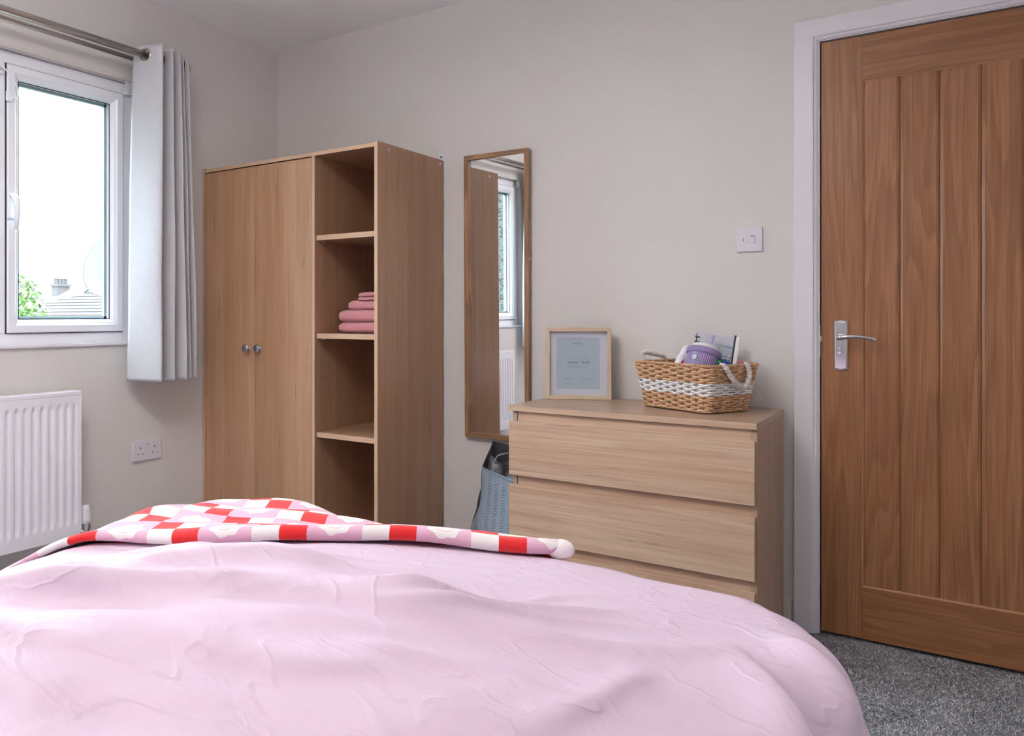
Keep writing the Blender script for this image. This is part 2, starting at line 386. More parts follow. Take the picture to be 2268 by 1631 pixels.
# dark landing behind the door
struct(boxes('wall_landing', [(2.2, 2.3, 0.14, 0.9, 0, H), (RX1 + 0.0, RX1 + 0.1, 0.14, 0.9, 0, H), (2.2, RX1 + 0.1, 0.9, 1.0, 0, H), (2.2, RX1 + 0.1, 0.14, 0.9, H, H + 0.1)], M['wall']))

# carpet pile: curled tufts of yarn where the floor shows by the door
def carpet_pile():
    N = 120000
    x = rng.uniform(2.30, 3.45, N); y = rng.uniform(-1.75, 0.02, N)
    keep = ~((x < 2.45) & (y > -0.47)) & ~((y > -0.02) & (x < 2.56)); x = x[keep]; y = y[keep]; N = len(x)
    ang = rng.uniform(0, 2 * PI, N); bend = rng.uniform(0.003, 0.0075, N); h = rng.uniform(0.005, 0.009, N); w = rng.uniform(0.0006, 0.0012, N)
    curl = rng.uniform(-1.6, 1.6, N)
    V = np.zeros((N, 4, 2, 3))
    for k in range(4):
        t = k / 3.0; a = ang + curl * t
        cx = x + np.cos(ang) * bend * t + np.cos(a) * bend * t * t; cy = y + np.sin(ang) * bend * t + np.sin(a) * bend * t * t
        cz = -0.006 + h * (t * 1.25 - 0.4 * t * t)
        nx, ny = -np.sin(a) * w * (1 - 0.3 * t), np.cos(a) * w * (1 - 0.3 * t)
        V[:, k, 0] = np.stack([cx - nx, cy - ny, cz], 1); V[:, k, 1] = np.stack([cx + nx, cy + ny, cz], 1)
    base = (np.arange(N) * 8)[:, None, None]
    q = np.array([[0, 1, 3, 2], [2, 3, 5, 4], [4, 5, 7, 6]])[None]
    Fq = (base + q).reshape(-1, 4)
    me = bpy.data.meshes.new('carpet_pile'); me.vertices.add(N * 8); me.vertices.foreach_set('co', V.ravel().astype(np.float32))
    me.loops.add(Fq.size); me.loops.foreach_set('vertex_index', Fq.ravel().astype(np.int32))
    me.polygons.add(len(Fq)); me.polygons.foreach_set('loop_start', np.arange(0, Fq.size, 4, dtype=np.int32))
    me.update(calc_edges=True)
    at = me.attributes.new('yarn', 'FLOAT', 'FACE'); at.data.foreach_set('value', np.repeat(rng.random(N), 3).astype(np.float32))
    m, nt, b = new_mat('carpet_yarn'); v = objcoord(nt, rand=False); an = nt.nodes.new('ShaderNodeAttribute'); an.attribute_name = 'yarn'
    a = noise(nt, v, 6, 4, 0.62, 0.5); c = noise(nt, v, 170, 2, 0.6)
    col = mixc(nt, ramp(nt, a, 0.40, 0.60), (0.12, 0.115, 0.12), (0.36, 0.36, 0.39))
    col = mixc(nt, ramp(nt, an.outputs['Fac'], 0.40, 0.90), col, (0.72, 0.74, 0.80))
    nt.links.new(col, b.inputs['Base Color']); b.inputs['Roughness'].default_value = 0.8; b.inputs['Sheen Weight'].default_value = 0.2
    o = link('carpet_pile', me, m, fl, local=True); o['kind'] = 'stuff'; return o
carpet_pile()

# baseboards
def skirting(name, segs, axis):
    bm = bmesh.new()
    for a0, a1 in segs:
        if axis == 'x': bm_box(bm, a0, a1, -0.016, 0, 0, 0.088, 0.002); bm_box(bm, a0, a1, -0.011, 0, 0.088, 0.104, 0.003)
        else: bm_box(bm, 0, 0.016, a0, a1, 0, 0.088, 0.002); bm_box(bm, 0, 0.011, a0, a1, 0.088, 0.104, 0.003)
    return struct(link(name, to_me(name, bm), M['cream']))
skirting('baseboard_back', [(0.0, 2.449)], 'x'); skirting('baseboard_left', [(RY0, -0.017)], 'y')
# chipped end block of the skirting beside the architrave
bm = bmesh.new()
for i in range(9):
    z0 = i * 0.0115; bm_box(bm, 2.449, 2.456 + random.uniform(-0.0012, 0.002), -0.014 + random.uniform(-0.001, 0.003), 0, z0, z0 + 0.0113)
struct(link('baseboard_end', to_me('baseboard_end', bm), M['cream']))

# architrave (trim_1): mitred profile round the door
def architrave():
    ox0, ox1, oz = 2.464, 3.383, 2.073; w = 0.072; d = 0.018
    prof = [(0, 0), (0, d - 0.002), (0.002, d), (w - 0.018, d), (w - 0.013, d - 0.0015), (w - 0.011, d - 0.006), (w - 0.004, d - 0.008), (w, d - 0.012), (w, 0)]
    bm = bmesh.new()
    path = [((ox0, -0.0), (1, 0)), ((ox0, oz), (1, -1)), ((ox1, oz), (-1, -1)), ((ox1, -0.0), (-1, 0))]
    rings = []
    for (px, pz), (ix, iz) in path:
        rings.append([bm.verts.new((px + ix * u, -v, pz + iz * u)) for u, v in prof])
    for A, B in zip(rings, rings[1:]):
        for k in range(len(prof) - 1): bm.faces.new((A[k], A[k + 1], B[k + 1], B[k]))
    o = struct(link('trim_1', to_me('trim_1', bm), M['gloss']))
    # lining with stop
    l = boxes('door_lining', [(DO[0] - 0.03, DO[0], -0.002, 0.14, 0, DO[2] + 0.03), (DO[1], DO[1] + 0.03, -0.002, 0.14, 0, DO[2] + 0.03), (DO[0], DO[1], -0.002, 0.14, DO[2], DO[2] + 0.03),
                      (DO[0], DO[0] + 0.012, 0.045, 0.08, 0, DO[2]), (DO[1] - 0.012, DO[1], 0.045, 0.08, 0, DO[2]), (DO[0], DO[1], 0.045, 0.08, DO[2] - 0.012, DO[2])], M['gloss'], o, bev=0.001)
    box('strike_plate', DO[0] - 0.0008, DO[0] + 0.0012, 0.002, 0.026, 0.93, 1.04, M['zinc'], o, bev=0)
architrave()

# ------------------------------------------------------------------ door_1 (oak, five planks)
def door():
    x0, x1, z0, z1 = 2.5455, 3.3025, 0.011, 1.992; yf, yb = -0.0005, 0.036
    e = empty('door_1', (x0, 0, z0), None, None); e['kind'] = 'structure'
    e['label'] = 'closed oak cottage door with five vertical planks and a chrome lever handle'
    sx0, sx1 = 2.664, 3.190; rz0, rz1 = 0.181, 1.846
    box('stile', x0, sx0, yf, yb, z0, z1, M['oak'], e, 0.0012); box('stile', sx1, x1, yf, yb, z0, z1, M['oak'], e, 0.0012)
    box('top_rail', sx0 + 0.0003, sx1 - 0.0003, yf, yb, rz1, z1, M['oak_h'], e, 0.0012)
    box('bottom_rail', sx0 + 0.0003, sx1 - 0.0003, yf, yb, z0, rz0, M['oak_h'], e, 0.0012)
    p = (sx1 - sx0) / 5
    for i in range(5):
        a = sx0 + i * p; b = a + p; y = yf + 0.0055; ch = 0.0085; dp = 0.0055
        # plank with chamfered long edges (v grooves between boards)
        bm = bmesh.new(); l0 = 0.0006 if i else -0.002; l1 = 0.0006 if i < 4 else -0.002
        prof = [(a + l0, yb - 0.006), (a + l0, y + dp), (a + ch, y), (b - ch, y), (b - l1, y + dp), (b - l1, yb - 0.006)]
        A = [bm.verts.new((px, py, rz0 - 0.004)) for px, py in prof]; B = [bm.verts.new((px, py, rz1 + 0.004)) for px, py in prof]
        n = len(prof)
        for k in range(n): bm.faces.new((A[k], A[(k + 1) % n], B[(k + 1) % n], B[k]))
        bm.faces.new(A); bm.faces.new(B)
        link('plank', to_me('plank', bm), M['oak'], e)
    box('backing', sx0 - 0.002, sx1 + 0.002, yb - 0.0062, yb - 0.002, rz0 - 0.003, rz1 + 0.003, M['oak'], e, 0)
    # raised bevel lip round the panel (in a paler colour)
    bm = bmesh.new()
    lip = [((sx0, rz0), (1, 1)), ((sx0, rz1), (1, -1)), ((sx1, rz1), (-1, -1)), ((sx1, rz0), (-1, 1))]
    prof = [(0, yf + 0.0004), (0.0045, yf + 0.0048), (0.0045, yf + 0.012), (0, yf + 0.012)]
    R = [[bm.verts.new((px + ix * u, y, pz + iz * u)) for u, y in prof] for (px, pz), (ix, iz) in lip]
    for i in range(4):
        A, B = R[i], R[(i + 1) % 4]
        for k in range(3): bm.faces.new((A[k], A[k + 1], B[k + 1], B[k]))
    link('panel_lip', to_me('panel_lip', bm), M['oak_lip'], e)
    # lock plate
    px0, px1, pz0, pz1 = 2.5825, 2.6245, 0.888, 1.060
    bm = bmesh.new()
    def ring(ins, y, arch):
        pts = []
        a, b2, c, d = px0 + ins, px1 - ins, pz0 + ins, pz1 - ins; n = 8
        for k in range(n + 1): t = k / n; pts.append((a + (b2 - a) * t, y, c + arch * (1 - math.sin(PI * t))))
        for k in range(n + 1): t = k / n; pts.append((b2 + (a - b2) * t, y, d - arch * (1 - math.sin(PI * t))))
        return [bm.verts.new(q) for q in pts]
    rr = [ring(0, yf, 0.005), ring(0, yf - 0.004, 0.005), ring(0.004, yf - 0.0085, 0.005), ring(0.0065, yf - 0.0088, 0.005)]
    for A, B in zip(rr, rr[1:]):
        n = len(A)
        for k in range(n): bm.faces.new((A[k], A[(k + 1) % n], B[(k + 1) % n], B[k]))
    bm.faces.new(rr[-1])
    pl = link('lock_plate', to_me('lock_plate', bm), M['chrome'], e)
    pl['label'] = 'chrome lock plate'
    for sx in (px0 + 0.009, px1 - 0.011):
        for sz in (pz0 + 0.010, pz1 - 0.012):
            lathe('screw', [(0, 0.0022), (0.0022, 0.002), (0.0036, 0.0008), (0.004, -0.001)], M['chrome'], pl, T(sx, yf - 0.0088, sz) @ RX(PI / 2), 14)
    # lever
    zc = 1.001; xc = 2.600
    sp = [(xc, yf - 0.008, zc), (xc, yf - 0.030, zc), (xc + 0.002, yf - 0.043, zc), (xc + 0.012, yf - 0.051, zc + 0.001), (xc + 0.03, yf - 0.053, zc + 0.003), (xc + 0.055, yf - 0.052, zc + 0.003), (xc + 0.08, yf - 0.050, zc), (xc + 0.098, yf - 0.048, zc - 0.004), (xc + 0.108, yf - 0.047, zc - 0.006)]
    bm = bmesh.new(); bm_tube(bm, sp, [0.0085, 0.0085, 0.0098, 0.0098, 0.0072, 0.0056, 0.0056, 0.0063, 0.006], 16)
    h = link('handle', to_me('handle', bm), M['chrome'], pl, smooth=True)
    # thumb turn and euro cylinder
    lathe('thumb_turn', [(0, 0.020), (0.009, 0.0195), (0.0105, 0.017), (0.0105, 0.004), (0.007, 0.0)], M['chrome'], pl, T(2.602, yf - 0.0085, 0.955) @ RX(PI / 2) @ Matrix.Diagonal((0.8, 1.15, 1, 1)), 24)
    bm = bmesh.new(); bm_tube(bm, [(2.6025, yf - 0.0085, 0.938), (2.6025, yf - 0.0125, 0.938)], 0.0055, 18)
    link('cylinder_lock', to_me('cylinder_lock', bm), M['chrome'], pl, smooth=False)
    box('latch', x0 - 0.004, x0 + 0.002, 0.008, 0.022, 0.985, 1.003, M['zinc'], e, 0)
door()

# ------------------------------------------------------------------ window_1
def window():
    xo, xi = -0.105, -0.035
    y0, y1, z0, z1 = WO[0], WO[1], WO[2], WO[3]
    e = empty('window_1', (xi, y1, z0), None, None); e['kind'] = 'structure'
    e['label'] = 'white plastic window with two side-hung casements and a fixed middle pane'
    g = [(-2.472, -1.94), (-1.413, -0.905)]         # casement outer edges
    mz0, mz1 = 1.003, 2.034
    mul = [(-1.94, -1.90), (-1.453, -1.413)]
    boxes('outer_frame', [(xo, xi, y0 + 0.002, g[0][0], z0, z1 - 0.002), (xo, xi, g[1][1], y1 - 0.002, z0, z1 - 0.002), (xo, xi, g[0][0], g[1][1], z0, mz0), (xo, xi, g[0][0], g[1][1], mz1, z1 - 0.002)], M['upvc'], e, 0.003)
    for a, b in mul: box('mullion', xo, xi, a, b, mz0, mz1, M['upvc'], e, 0.003)
    # window board lip and trim bead round the reveal
    t = 0.014
    box('sill', -0.036, 0.012, y0 - 0.02, y1 + 0.02, z0 - 0.010, z0 + 0.001, M['gloss'], e, 0.002)
    boxes('trim_bead', [(-0.004, 0.004, y0 - t, y0, z0, z1 + t), (-0.004, 0.004, y1, y1 + t, z0, z1 + t), (-0.004, 0.004, y0, y1, z1, z1 + t)], M['cream'], e, 0.0015)
    def sash(name, a, b, w, fixed=False):
        A, B, C, D = a + 0.003, b - 0.003, mz0 + 0.003, mz1 - 0.003
        # mitred sash profile with chamfered glazing bead
        bm = bmesh.new()
        prof = [(0, xo + 0.01), (0, xi + 0.010), (0.003, xi + 0.013), (w - 0.024, xi + 0.013), (w - 0.020, xi + 0.010), (w - 0.010, xi + 0.004), (w, xi - 0.010), (w, xo + 0.01)]
        if fixed: prof = [(0, xo + 0.01), (0, xi - 0.006), (w - 0.014, xi - 0.008), (w, xi - 0.022), (w, xo + 0.01)]
        R = [[bm.verts.new((x, py + iy * u, pz + iz * u)) for u, x in prof] for (py, pz), (iy, iz) in (((A, C), (1, 1)), ((B, C), (-1, 1)), ((B, D), (-1, -1)), ((A, D), (1, -1)))]
        for i in range(4):
            P, Q = R[i], R[(i + 1) % 4]
            for k in range(len(prof)): bm.faces.new((P[k], P[(k + 1) % len(prof)], Q[(k + 1) % len(prof)], Q[k]))
        s = link(name, to_me(name, bm), M['upvc'], e)
        gx = (xo + xi) / 2 - 0.004
        fa, fb, fc, fd = A + w, B - w, C + w, D - w
        def frame4(nm, wd, xa, xb, mt):
            boxes(nm, [(xa, xb, fa - 0.001, fa + wd, fc, fd), (xa, xb, fb - wd, fb + 0.001, fc, fd), (xa, xb, fa, fb, fc - 0.001, fc + wd), (xa, xb, fa, fb, fd - wd, fd + 0.001)], mt, s)
        frame4('gasket', 0.003, xi - 0.012, xi - 0.0095, M['gasket'])
        frame4('glazing_spacer', 0.012, gx - 0.007, gx + 0.007, M['spacer'])
        for gg in (gx - 0.010, gx + 0.010):
            boxes('glass_pane', [(gg - 0.002, gg + 0.002, fa - 0.004, fb + 0.004, fc - 0.004, fd + 0.004)], M['glass'], s)
        if not fixed:
            boxes('seal', [(xi - 0.01, xi + 0.0035, a, a + 0.0035, mz0, mz1), (xi - 0.01, xi + 0.0035, b - 0.0035, b, mz0, mz1), (xi - 0.01, xi + 0.0035, a, b, mz0, mz0 + 0.0035), (xi - 0.01, xi + 0.0035, a, b, mz1 - 0.0035, mz1)], M['gasket'], s)
        return s
    s1 = sash('casement', *g[0], 0.052); s2 = sash('casement', *g[1], 0.052)
    sash('fixed_pane', -1.90, -1.453, 0.030, True)
    # handles: escutcheon with tapering lever hanging down
    def handle(yc, s):
        bm = bmesh.new()
        bm_box(bm, xi + 0.012, xi + 0.024, yc - 0.013, yc + 0.013, 1.44, 1.545, 0.006)
        bm_tube(bm, [(xi + 0.02, yc, 1.53), (xi + 0.036, yc + 0.004, 1.525), (xi + 0.045, yc + 0.010, 1.51), (xi + 0.046, yc + 0.012, 1.48), (xi + 0.044, yc + 0.012, 1.44), (xi + 0.040, yc + 0.011, 1.40)], [0.010, 0.012, 0.013, 0.011, 0.009, 0.007], 12)
        h = link('window_handle', to_me('window_handle', bm), M['upvc'], s, smooth=True)
        return h
    handle(-1.402, s2); handle(-1.955, s1)
    # cable restrictor on the right-hand casement
    bm = bmesh.new(); bm_box(bm, xi + 0.012, xi + 0.022, -1.419, -1.393, 1.885, 1.925, 0.005); bm_box(bm, xi, xi + 0.016, -1.452, -1.424, 1.985, 2.035, 0.005)
    cable = [(xi + 0.018, -1.437, 2.015), (xi + 0.03, -1.428, 2.0), (xi + 0.034, -1.405, 1.97), (xi + 0.034, -1.385, 1.94), (xi + 0.032, -1.377, 1.915), (xi + 0.028, -1.385, 1.90), (xi + 0.02, -1.402, 1.900)]
    bm_tube(bm, cable, 0.0022, 8)
    link('cable_restrictor', to_me('cable_restrictor', bm), M['upvc'], s2, smooth=False)
    lathe('key_lock', [(0, 0.004), (0.005, 0.004), (0.006, 0)], M['chrome'], s2, T(xi + 0.016, -1.438, 2.0) @ RY(PI / 2), 14)
window()
# blind brackets left in the two upper corners of the window reveal
def blind_bracket(y, lab):
    e = empty('blind_bracket', (-0.034, y, 2.035), lab, 'bracket')
    s = 1 if y > -1.5 else -1
    boxes('bracket_plate', [(-0.034, 0.004, y - 0.012, y + 0.012, 2.030, 2.034), (0.001, 0.004, y - 0.022, y + 0.022, 2.034, 2.078), (-0.034, 0.004, y + s * 0.020, y + s * 0.023, 2.034, 2.078)], M['white_pl'], e, 0.0008)
    for k, (dy, dz) in enumerate(((-0.012, 2.066), (0.002, 2.048))):
        lathe('screw', [(0, 0.002), (0.003, 0.0015), (0.0036, 0)], M['zinc'], e, T(0.004, y + dy, dz) @ RY(PI / 2), 10)
blind_bracket(-0.893, 'small white blind bracket in the window corner beside the near grey curtain')
blind_bracket(-2.482, 'small white blind bracket at the far end of the window, seen in the mirror')

# ------------------------------------------------------------------ curtain pole and curtains
def pole():
    e = empty('curtain_pole', (0, -0.70, 2.17), 'double brushed nickel curtain pole above the window', 'curtain pole')
    tube('front_rod', [(0.13, -0.70, 2.170), (0.13, -2.84, 2.170)], 0.0145, M['nickel'], e, 20)
    tube('rear_rod', [(0.065, -0.72, 2.163), (0.065, -2.84, 2.163)], 0.0095, M['nickel'], e, 16)
    for y, s in ((-0.70, 1), (-2.84, -1)):
        lathe('end_cap', [(0, 0.024), (0.010, 0.022), (0.0165, 0.016), (0.0185, 0.008), (0.0185, 0)], M['nickel'], e, T(0.13, y, 2.170) @ RX(-s * PI / 2), 20)
    for y in (-0.78, -2.76):
        boxes('wall_bracket', [(0, 0.006, y - 0.012, y + 0.012, 2.12, 2.19), (0, 0.135, y - 0.006, y + 0.006, 2.146, 2.153)], M['nickel'], e, 0.001)
pole()
def curtain(TOP, BOT, label, ztop, zbot, cut=True):
    def cr(P, n):
        P = np.array(P); out = []
        Q = np.vstack([2 * P[0] - P[1], P, 2 * P[-1] - P[-2]])
        for i in range(1, len(Q) - 2):
            for k in range(n):
                t = k / n; a, b, c, d = Q[i - 1], Q[i], Q[i + 1], Q[i + 2]
                # sharper folds: blend Catmull-Rom with smoothstep on x
                out.append(0.5 * (2 * b + (c - a) * t + (2 * a - 5 * b + 4 * c - d) * t * t + (3 * b - a - 3 * c + d) * t ** 3))
        out.append(Q[-2]); return np.array(out)
    A = cr(TOP, 16); B = cr(BOT, 16); n = len(A); nz = 96
    P = np.zeros((n, nz, 3))
    for j in range(nz):
        t = j / (nz - 1); w = t ** 0.8
        P[:, j, :2] = A * (1 - w) + B * w; u = np.arange(n) / 16.0
        P[:, j, 0] += 0.004 * np.sin(u * 5 + t * 9) * t + 0.003 * vnoise2(u * 1.7 + 3, np.full(n, t * 7), 3)
        P[:, j, 1] += 0.004 * vnoise2(u * 1.3 + 9, np.full(n, t * 5), 5)
        P[:, j, 2] = ztop + (zbot - ztop) * t
    me = grid_mesh('curtain', P)
    e = empty('curtain', (0.1, float(A[:, 1].mean()), zbot), label, 'curtain')
    # eyelet positions where cloth crosses the front pole
    cross = []
    for i in range(n - 1):
        a, b = A[i], A[i + 1]
        if (a[0] - 0.13) * (b[0] - 0.13) < 0:
            k = (0.13 - a[0]) / (b[0] - a[0]); pt = a + (b - a) * k; cross.append((pt, (b - a) / np.linalg.norm(b - a)))
    bm = bmesh.new(); bm.from_mesh(me)
    kill = [f for f in bm.faces if any((f.calc_center_median() - Vector((c[0][0], c[0][1], 2.170))).length < 0.0235 for c in cross)]
    bmesh.ops.delete(bm, geom=kill, context='FACES'); bm.to_mesh(me); bm.free()
    cl = link('cloth', me, M['curtain'], e, smooth=True)
    md = cl.modifiers.new('thick', 'SOLIDIFY'); md.thickness = 0.0022
    for pt, d in cross:
        bm = bmesh.new(); bm_lathe(bm, [(0.0195, -0.003), (0.0185, 0), (0.0195, 0.003), (0.024, 0.0042), (0.0285, 0.0032), (0.030, 0.0015), (0.030, -0.0015), (0.0285, -0.0032), (0.024, -0.0042), (0.0195, -0.003)], 32)
        me2 = to_me('eyelet', bm)
        ang = math.atan2(d[1], d[0])
        me2.transform(T(pt[0], pt[1], 2.170) @ RZ(ang) @ RX(PI / 2)); link('eyelet', me2, M['nickel'], e, smooth=True)
    # stitched hem line near the bottom and a seam by the leading edge
    hem = [(float(p[0]) + 0.0014, float(p[1]), zbot + 0.052) for p in P[:, int((nz - 1) * (1 - 0.052 / (ztop - zbot)))][::3]]
    return e
curtain([(0.075, -0.926), (0.205, -0.877), (0.07, -0.858), (0.185, -0.809), (0.065, -0.80), (0.185, -0.774), (0.065, -0.765), (0.165, -0.741), (0.065, -0.735), (0.165, -0.715), (0.07, -0.70)],
        [(0.055, -0.945), (0.215, -0.893), (0.05, -0.87), (0.20, -0.810), (0.05, -0.795), (0.195, -0.745), (0.05, -0.735), (0.17, -0.70), (0.05, -0.69), (0.145, -0.648), (0.055, -0.62)],
        'silver grey eyelet curtain hanging between the window and the wardrobe', 2.212, 0.796)
curtain([(0.075, -2.465), (0.195, -2.505), (0.07, -2.53), (0.185, -2.57), (0.065, -2.60), (0.185, -2.63), (0.065, -2.67), (0.165, -2.70), (0.07, -2.73)],
        [(0.055, -2.43), (0.205, -2.49), (0.05, -2.53), (0.19, -2.57), (0.05, -2.61), (0.185, -2.65), (0.05, -2.70), (0.165, -2.73), (0.055, -2.77)],
        'silver grey eyelet curtain at the far end of the window, seen in the mirror', 2.212, 0.796)

# ------------------------------------------------------------------ radiator
def radiator():
    y1, y0, z0, z1 = -1.182, -2.245, 0.205, 0.776; xf, xb = 0.100, 0.035
    e = empty('radiator', (0.07, (y0 + y1) / 2, z0), 'white ribbed panel radiator on the wall under the window', 'radiator')
    ny = 32 * 12; nz = 40
    ys = np.linspace(y0 + 0.004, y1 - 0.004, ny); zs = np.concatenate([[z0, z0 + 0.04], np.linspace(z0 + 0.048, z0 + 0.075, 9), np.linspace(z0 + 0.12, z1 - 0.11, 6), np.linspace(z1 - 0.072, z1 - 0.045, 9), [z1 - 0.038, z1 - 0.014]])
    P = np.zeros((ny, len(zs), 3))
    ph = ((ys - y0 - 0.022) / 0.0333) % 1.0
    d = np.abs(ph - 0.5) * 2                    # 0 at centre of groove
    groove = np.clip((0.62 - d) / 0.30, 0, 1); groove = groove * groove * (3 - 2 * groove)
    inside = (ys > y0 + 0.022) & (ys < y1 - 0.018); groove = groove * inside
    for j, z in enumerate(zs):
        f = np.clip(min(z - (z0 + 0.048), (z1 - 0.045) - z) / 0.02, 0, 1)
        # pointed groove ends
        g = np.clip(groove * 1.0 - (1 - f), 0, 1)
        P[:, j] = np.stack([xf - 0.0075 * g, ys, np.full(ny, z)], 1)
    me = grid_mesh('front_panel', P); link('front_panel', me, M['rad'], e)
    box('back_panel', xb, xb + 0.012, y0 + 0.01, y1 - 0.01, z0, z1 - 0.02, M['rad'], e, 0.002)
    for a, b in ((y0, y0 + 0.0035), (y1 - 0.0035, y1)):
        box('side_cover', xb, xf + 0.0015, a, b, z0 + 0.02, z1, M['rad'], e, 0.0012)
    bm = bmesh.new()
    bm_box(bm, xf - 0.005, xf + 0.0015, y0, y1, z1 - 0.014, z1, 0.0012); bm_box(bm, xb, xb + 0.006, y0, y1, z1 - 0.014, z1, 0.001)
    y = y0 + 0.01
    while y < y1 - 0.015:
        bm_box(bm, xb + 0.004, xf - 0.003, y, y + 0.008, z1 - 0.004, z1 - 0.001); y += 0.02
    link('top_grille', to_me('top_grille', bm), M['rad'], e)
    for yy in (y0 + 0.15, y1 - 0.18): box('wall_hanger', 0, xb, yy, yy + 0.03, z0 + 0.05, z1 - 0.1, M['rad'], e, 0)
    # thermostatic valve
    yc = -1.154; xc = 0.085
    v = lathe('valve_head', [(0, 0.072), (0.0125, 0.071), (0.0145, 0.069), (0.0155, 0.060), (0.0195, 0.022), (0.0195, 0.004), (0.017, 0.0)], M['rad'], e, T(xc, yc, 0.246), 28)
    boxes('grip_rib', [(xc + 0.0165 * math.cos(a) - 0.0015, xc + 0.0165 * math.cos(a) + 0.0015, yc + 0.0165 * math.sin(a) - 0.0015, yc + 0.0165 * math.sin(a) + 0.0015, 0.256, 0.300) for a in np.linspace(0, 2 * PI, 12, endpoint=False)], M['rad'], v, 0.0006)
    bm = bmesh.new()
    bm_tube(bm, [(xc, yc, 0.205), (xc, yc, 0.222), (xc, yc, 0.224), (xc, yc, 0.246)], [0.013, 0.013, 0.0165, 0.0165], 8)
    bm_tube(bm, [(xc, yc, 0.216), (xc - 0.018, yc - 0.028, 0.216)], 0.010, 14)
    bm_tube(bm, [(xc, yc, 0.19), (xc, yc, 0.207)], 0.012, 6)
    link('valve_body', to_me('valve_body', bm), M['chrome'], e)['label'] = 'chrome valve body'
    tube('pipe', [(xc, yc, -0.003), (xc, yc, 0.195)], 0.0075, M['rad'], e, 12)
radiator()

# ------------------------------------------------------------------ electrical plates
def socket():
    y0, y1, z0, z1 = -0.880, -0.735, 0.4375, 0.5225
    e = empty('wall_socket', (0, (y0 + y1) / 2, z0), 'white double wall socket between the radiator and the wardrobe', 'socket')
    box('face_plate', 0, 0.0095, y0, y1, z0, z1, M['plastic'], e, 0.003)
    yc = (y0 + y1) / 2
    box('rocker_switch', 0.008, 0.0125, yc - 0.0085, yc + 0.0085, 0.482, 0.503, M['plastic'], e, 0.0015)
    box('indicator', 0.009, 0.0100, yc - 0.008, yc + 0.008, 0.5055, 0.5075, M['dark'], e, 0)
    for dy in (-0.037, 0.037):
        for hb_ in ((0.009, 0.00965, yc + dy - 0.0022, yc + dy + 0.0022, 0.488, 0.4975), (0.009, 0.00965, yc + dy - 0.0140, yc + dy - 0.0085, 0.4655, 0.4695), (0.009, 0.00965, yc + dy + 0.0085, yc + dy + 0.0140, 0.4655, 0.4695)):
            box('pin_hole', *hb_, M['dark'], e, 0)
socket()
def spur():
    x0, x1, z0, z1 = 2.2775, 2.3625, 1.2985, 1.3840
    e = empty('fused_switch', ((x0 + x1) / 2, 0, z0), 'white square fused switch plate on the wall beside the door', 'switch')
    box('face_plate', x0, x1, -0.009, 0, z0, z1, M['plastic'], e, 0.0028)
    xc, zc = (x0 + x1) / 2, (z0 + z1) / 2
    box('fuse_carrier', xc - 0.0185, xc - 0.004, -0.0100, -0.007, zc - 0.013, zc + 0.011, M['plastic'], e, 0.001)
    box('fuse_notch', xc - 0.0200, xc - 0.0180, -0.0096, -0.008, zc - 0.005, zc + 0.004, M['dark'], e, 0)
    box('rocker_switch', xc + 0.004, xc + 0.0185, -0.0125, -0.007, zc - 0.013, zc + 0.010, M['plastic'], e, 0.0012, mtx=None)
    box('switch_slot', xc + 0.0045, xc + 0.018, -0.0098, -0.008, zc + 0.0095, zc + 0.0125, M['dark'], e, 0)
    for dx in (-0.0315, 0.0315):
        lathe('screw_cap', [(0, 0.0006), (0.0035, 0.0006), (0.0042, 0)], M['plastic'], e, T(xc + dx, -0.009, zc - 0.001) @ RX(PI / 2), 18)
spur()

# ------------------------------------------------------------------ wall mirror
def mirror():
    x0, x1, z0, z1 = 1.166, 1.473, 0.5465, 1.7670
    cx, cz = (x0 + x1) / 2, (z0 + z1) / 2
    e = empty('wall_mirror', (cx, -0.0195, z0), 'tall narrow oak framed mirror hanging between the wardrobe and the chest', 'mirror', rot=(0.008, 0, 0.010))
    hw, h = (x1 - x0) / 2, z1 - z0; w = 0.0195; d = 0.018
    def mem(name, pts, mat):
        bm = bmesh.new(); A = [bm.verts.new((x, -d / 2, z)) for x, z in pts]; B = [bm.verts.new((x, d / 2 + 0.002, z)) for x, z in pts]
        n = len(pts)
        bm.faces.new(A); bm.faces.new(B[::-1])
        for k in range(n): bm.faces.new((A[k], A[(k + 1) % n], B[(k + 1) % n], B[k]))
        bmesh.ops.bevel(bm, geom=[x for x in bm.edges], offset=0.0008, segments=1, affect='EDGES')
        link(name, to_me(name, bm), mat, e, local=True)
    mem('frame_side', [(-hw, 0), (-hw + w, w), (-hw + w, h - w), (-hw, h)], M['mframe'])
    mem('frame_side', [(hw, 0), (hw - w, w), (hw - w, h - w), (hw, h)], M['mframe'])
    mem('frame_rail', [(-hw, 0), (hw, 0), (hw - w, w), (-hw + w, w)], M['mframe_x'])
    mem('frame_rail', [(-hw, h), (hw, h), (hw - w, h - w), (-hw + w, h - w)], M['mframe_x'])
    # glass sits loosely in the rebate, turned a little to the left
    gl = box('mirror_glass', -hw + w - 0.004, hw - w + 0.004, 0.000, 0.003, w - 0.004, h - w + 0.004, M['mirror'], e, 0, local=True)
    gl.rotation_euler = (0, 0, -0.038)
    bk = box('backing_board', -hw + 0.004, hw - 0.004, 0.0105, 0.0125, 0.004, h - 0.004, M['dark'], e, 0, local=True)
    box('hanging_tab', hw - 0.001, hw + 0.003, -0.003, 0.004, h * 0.62, h * 0.62 + 0.008, M['zinc'], e, 0, local=True)
mirror()

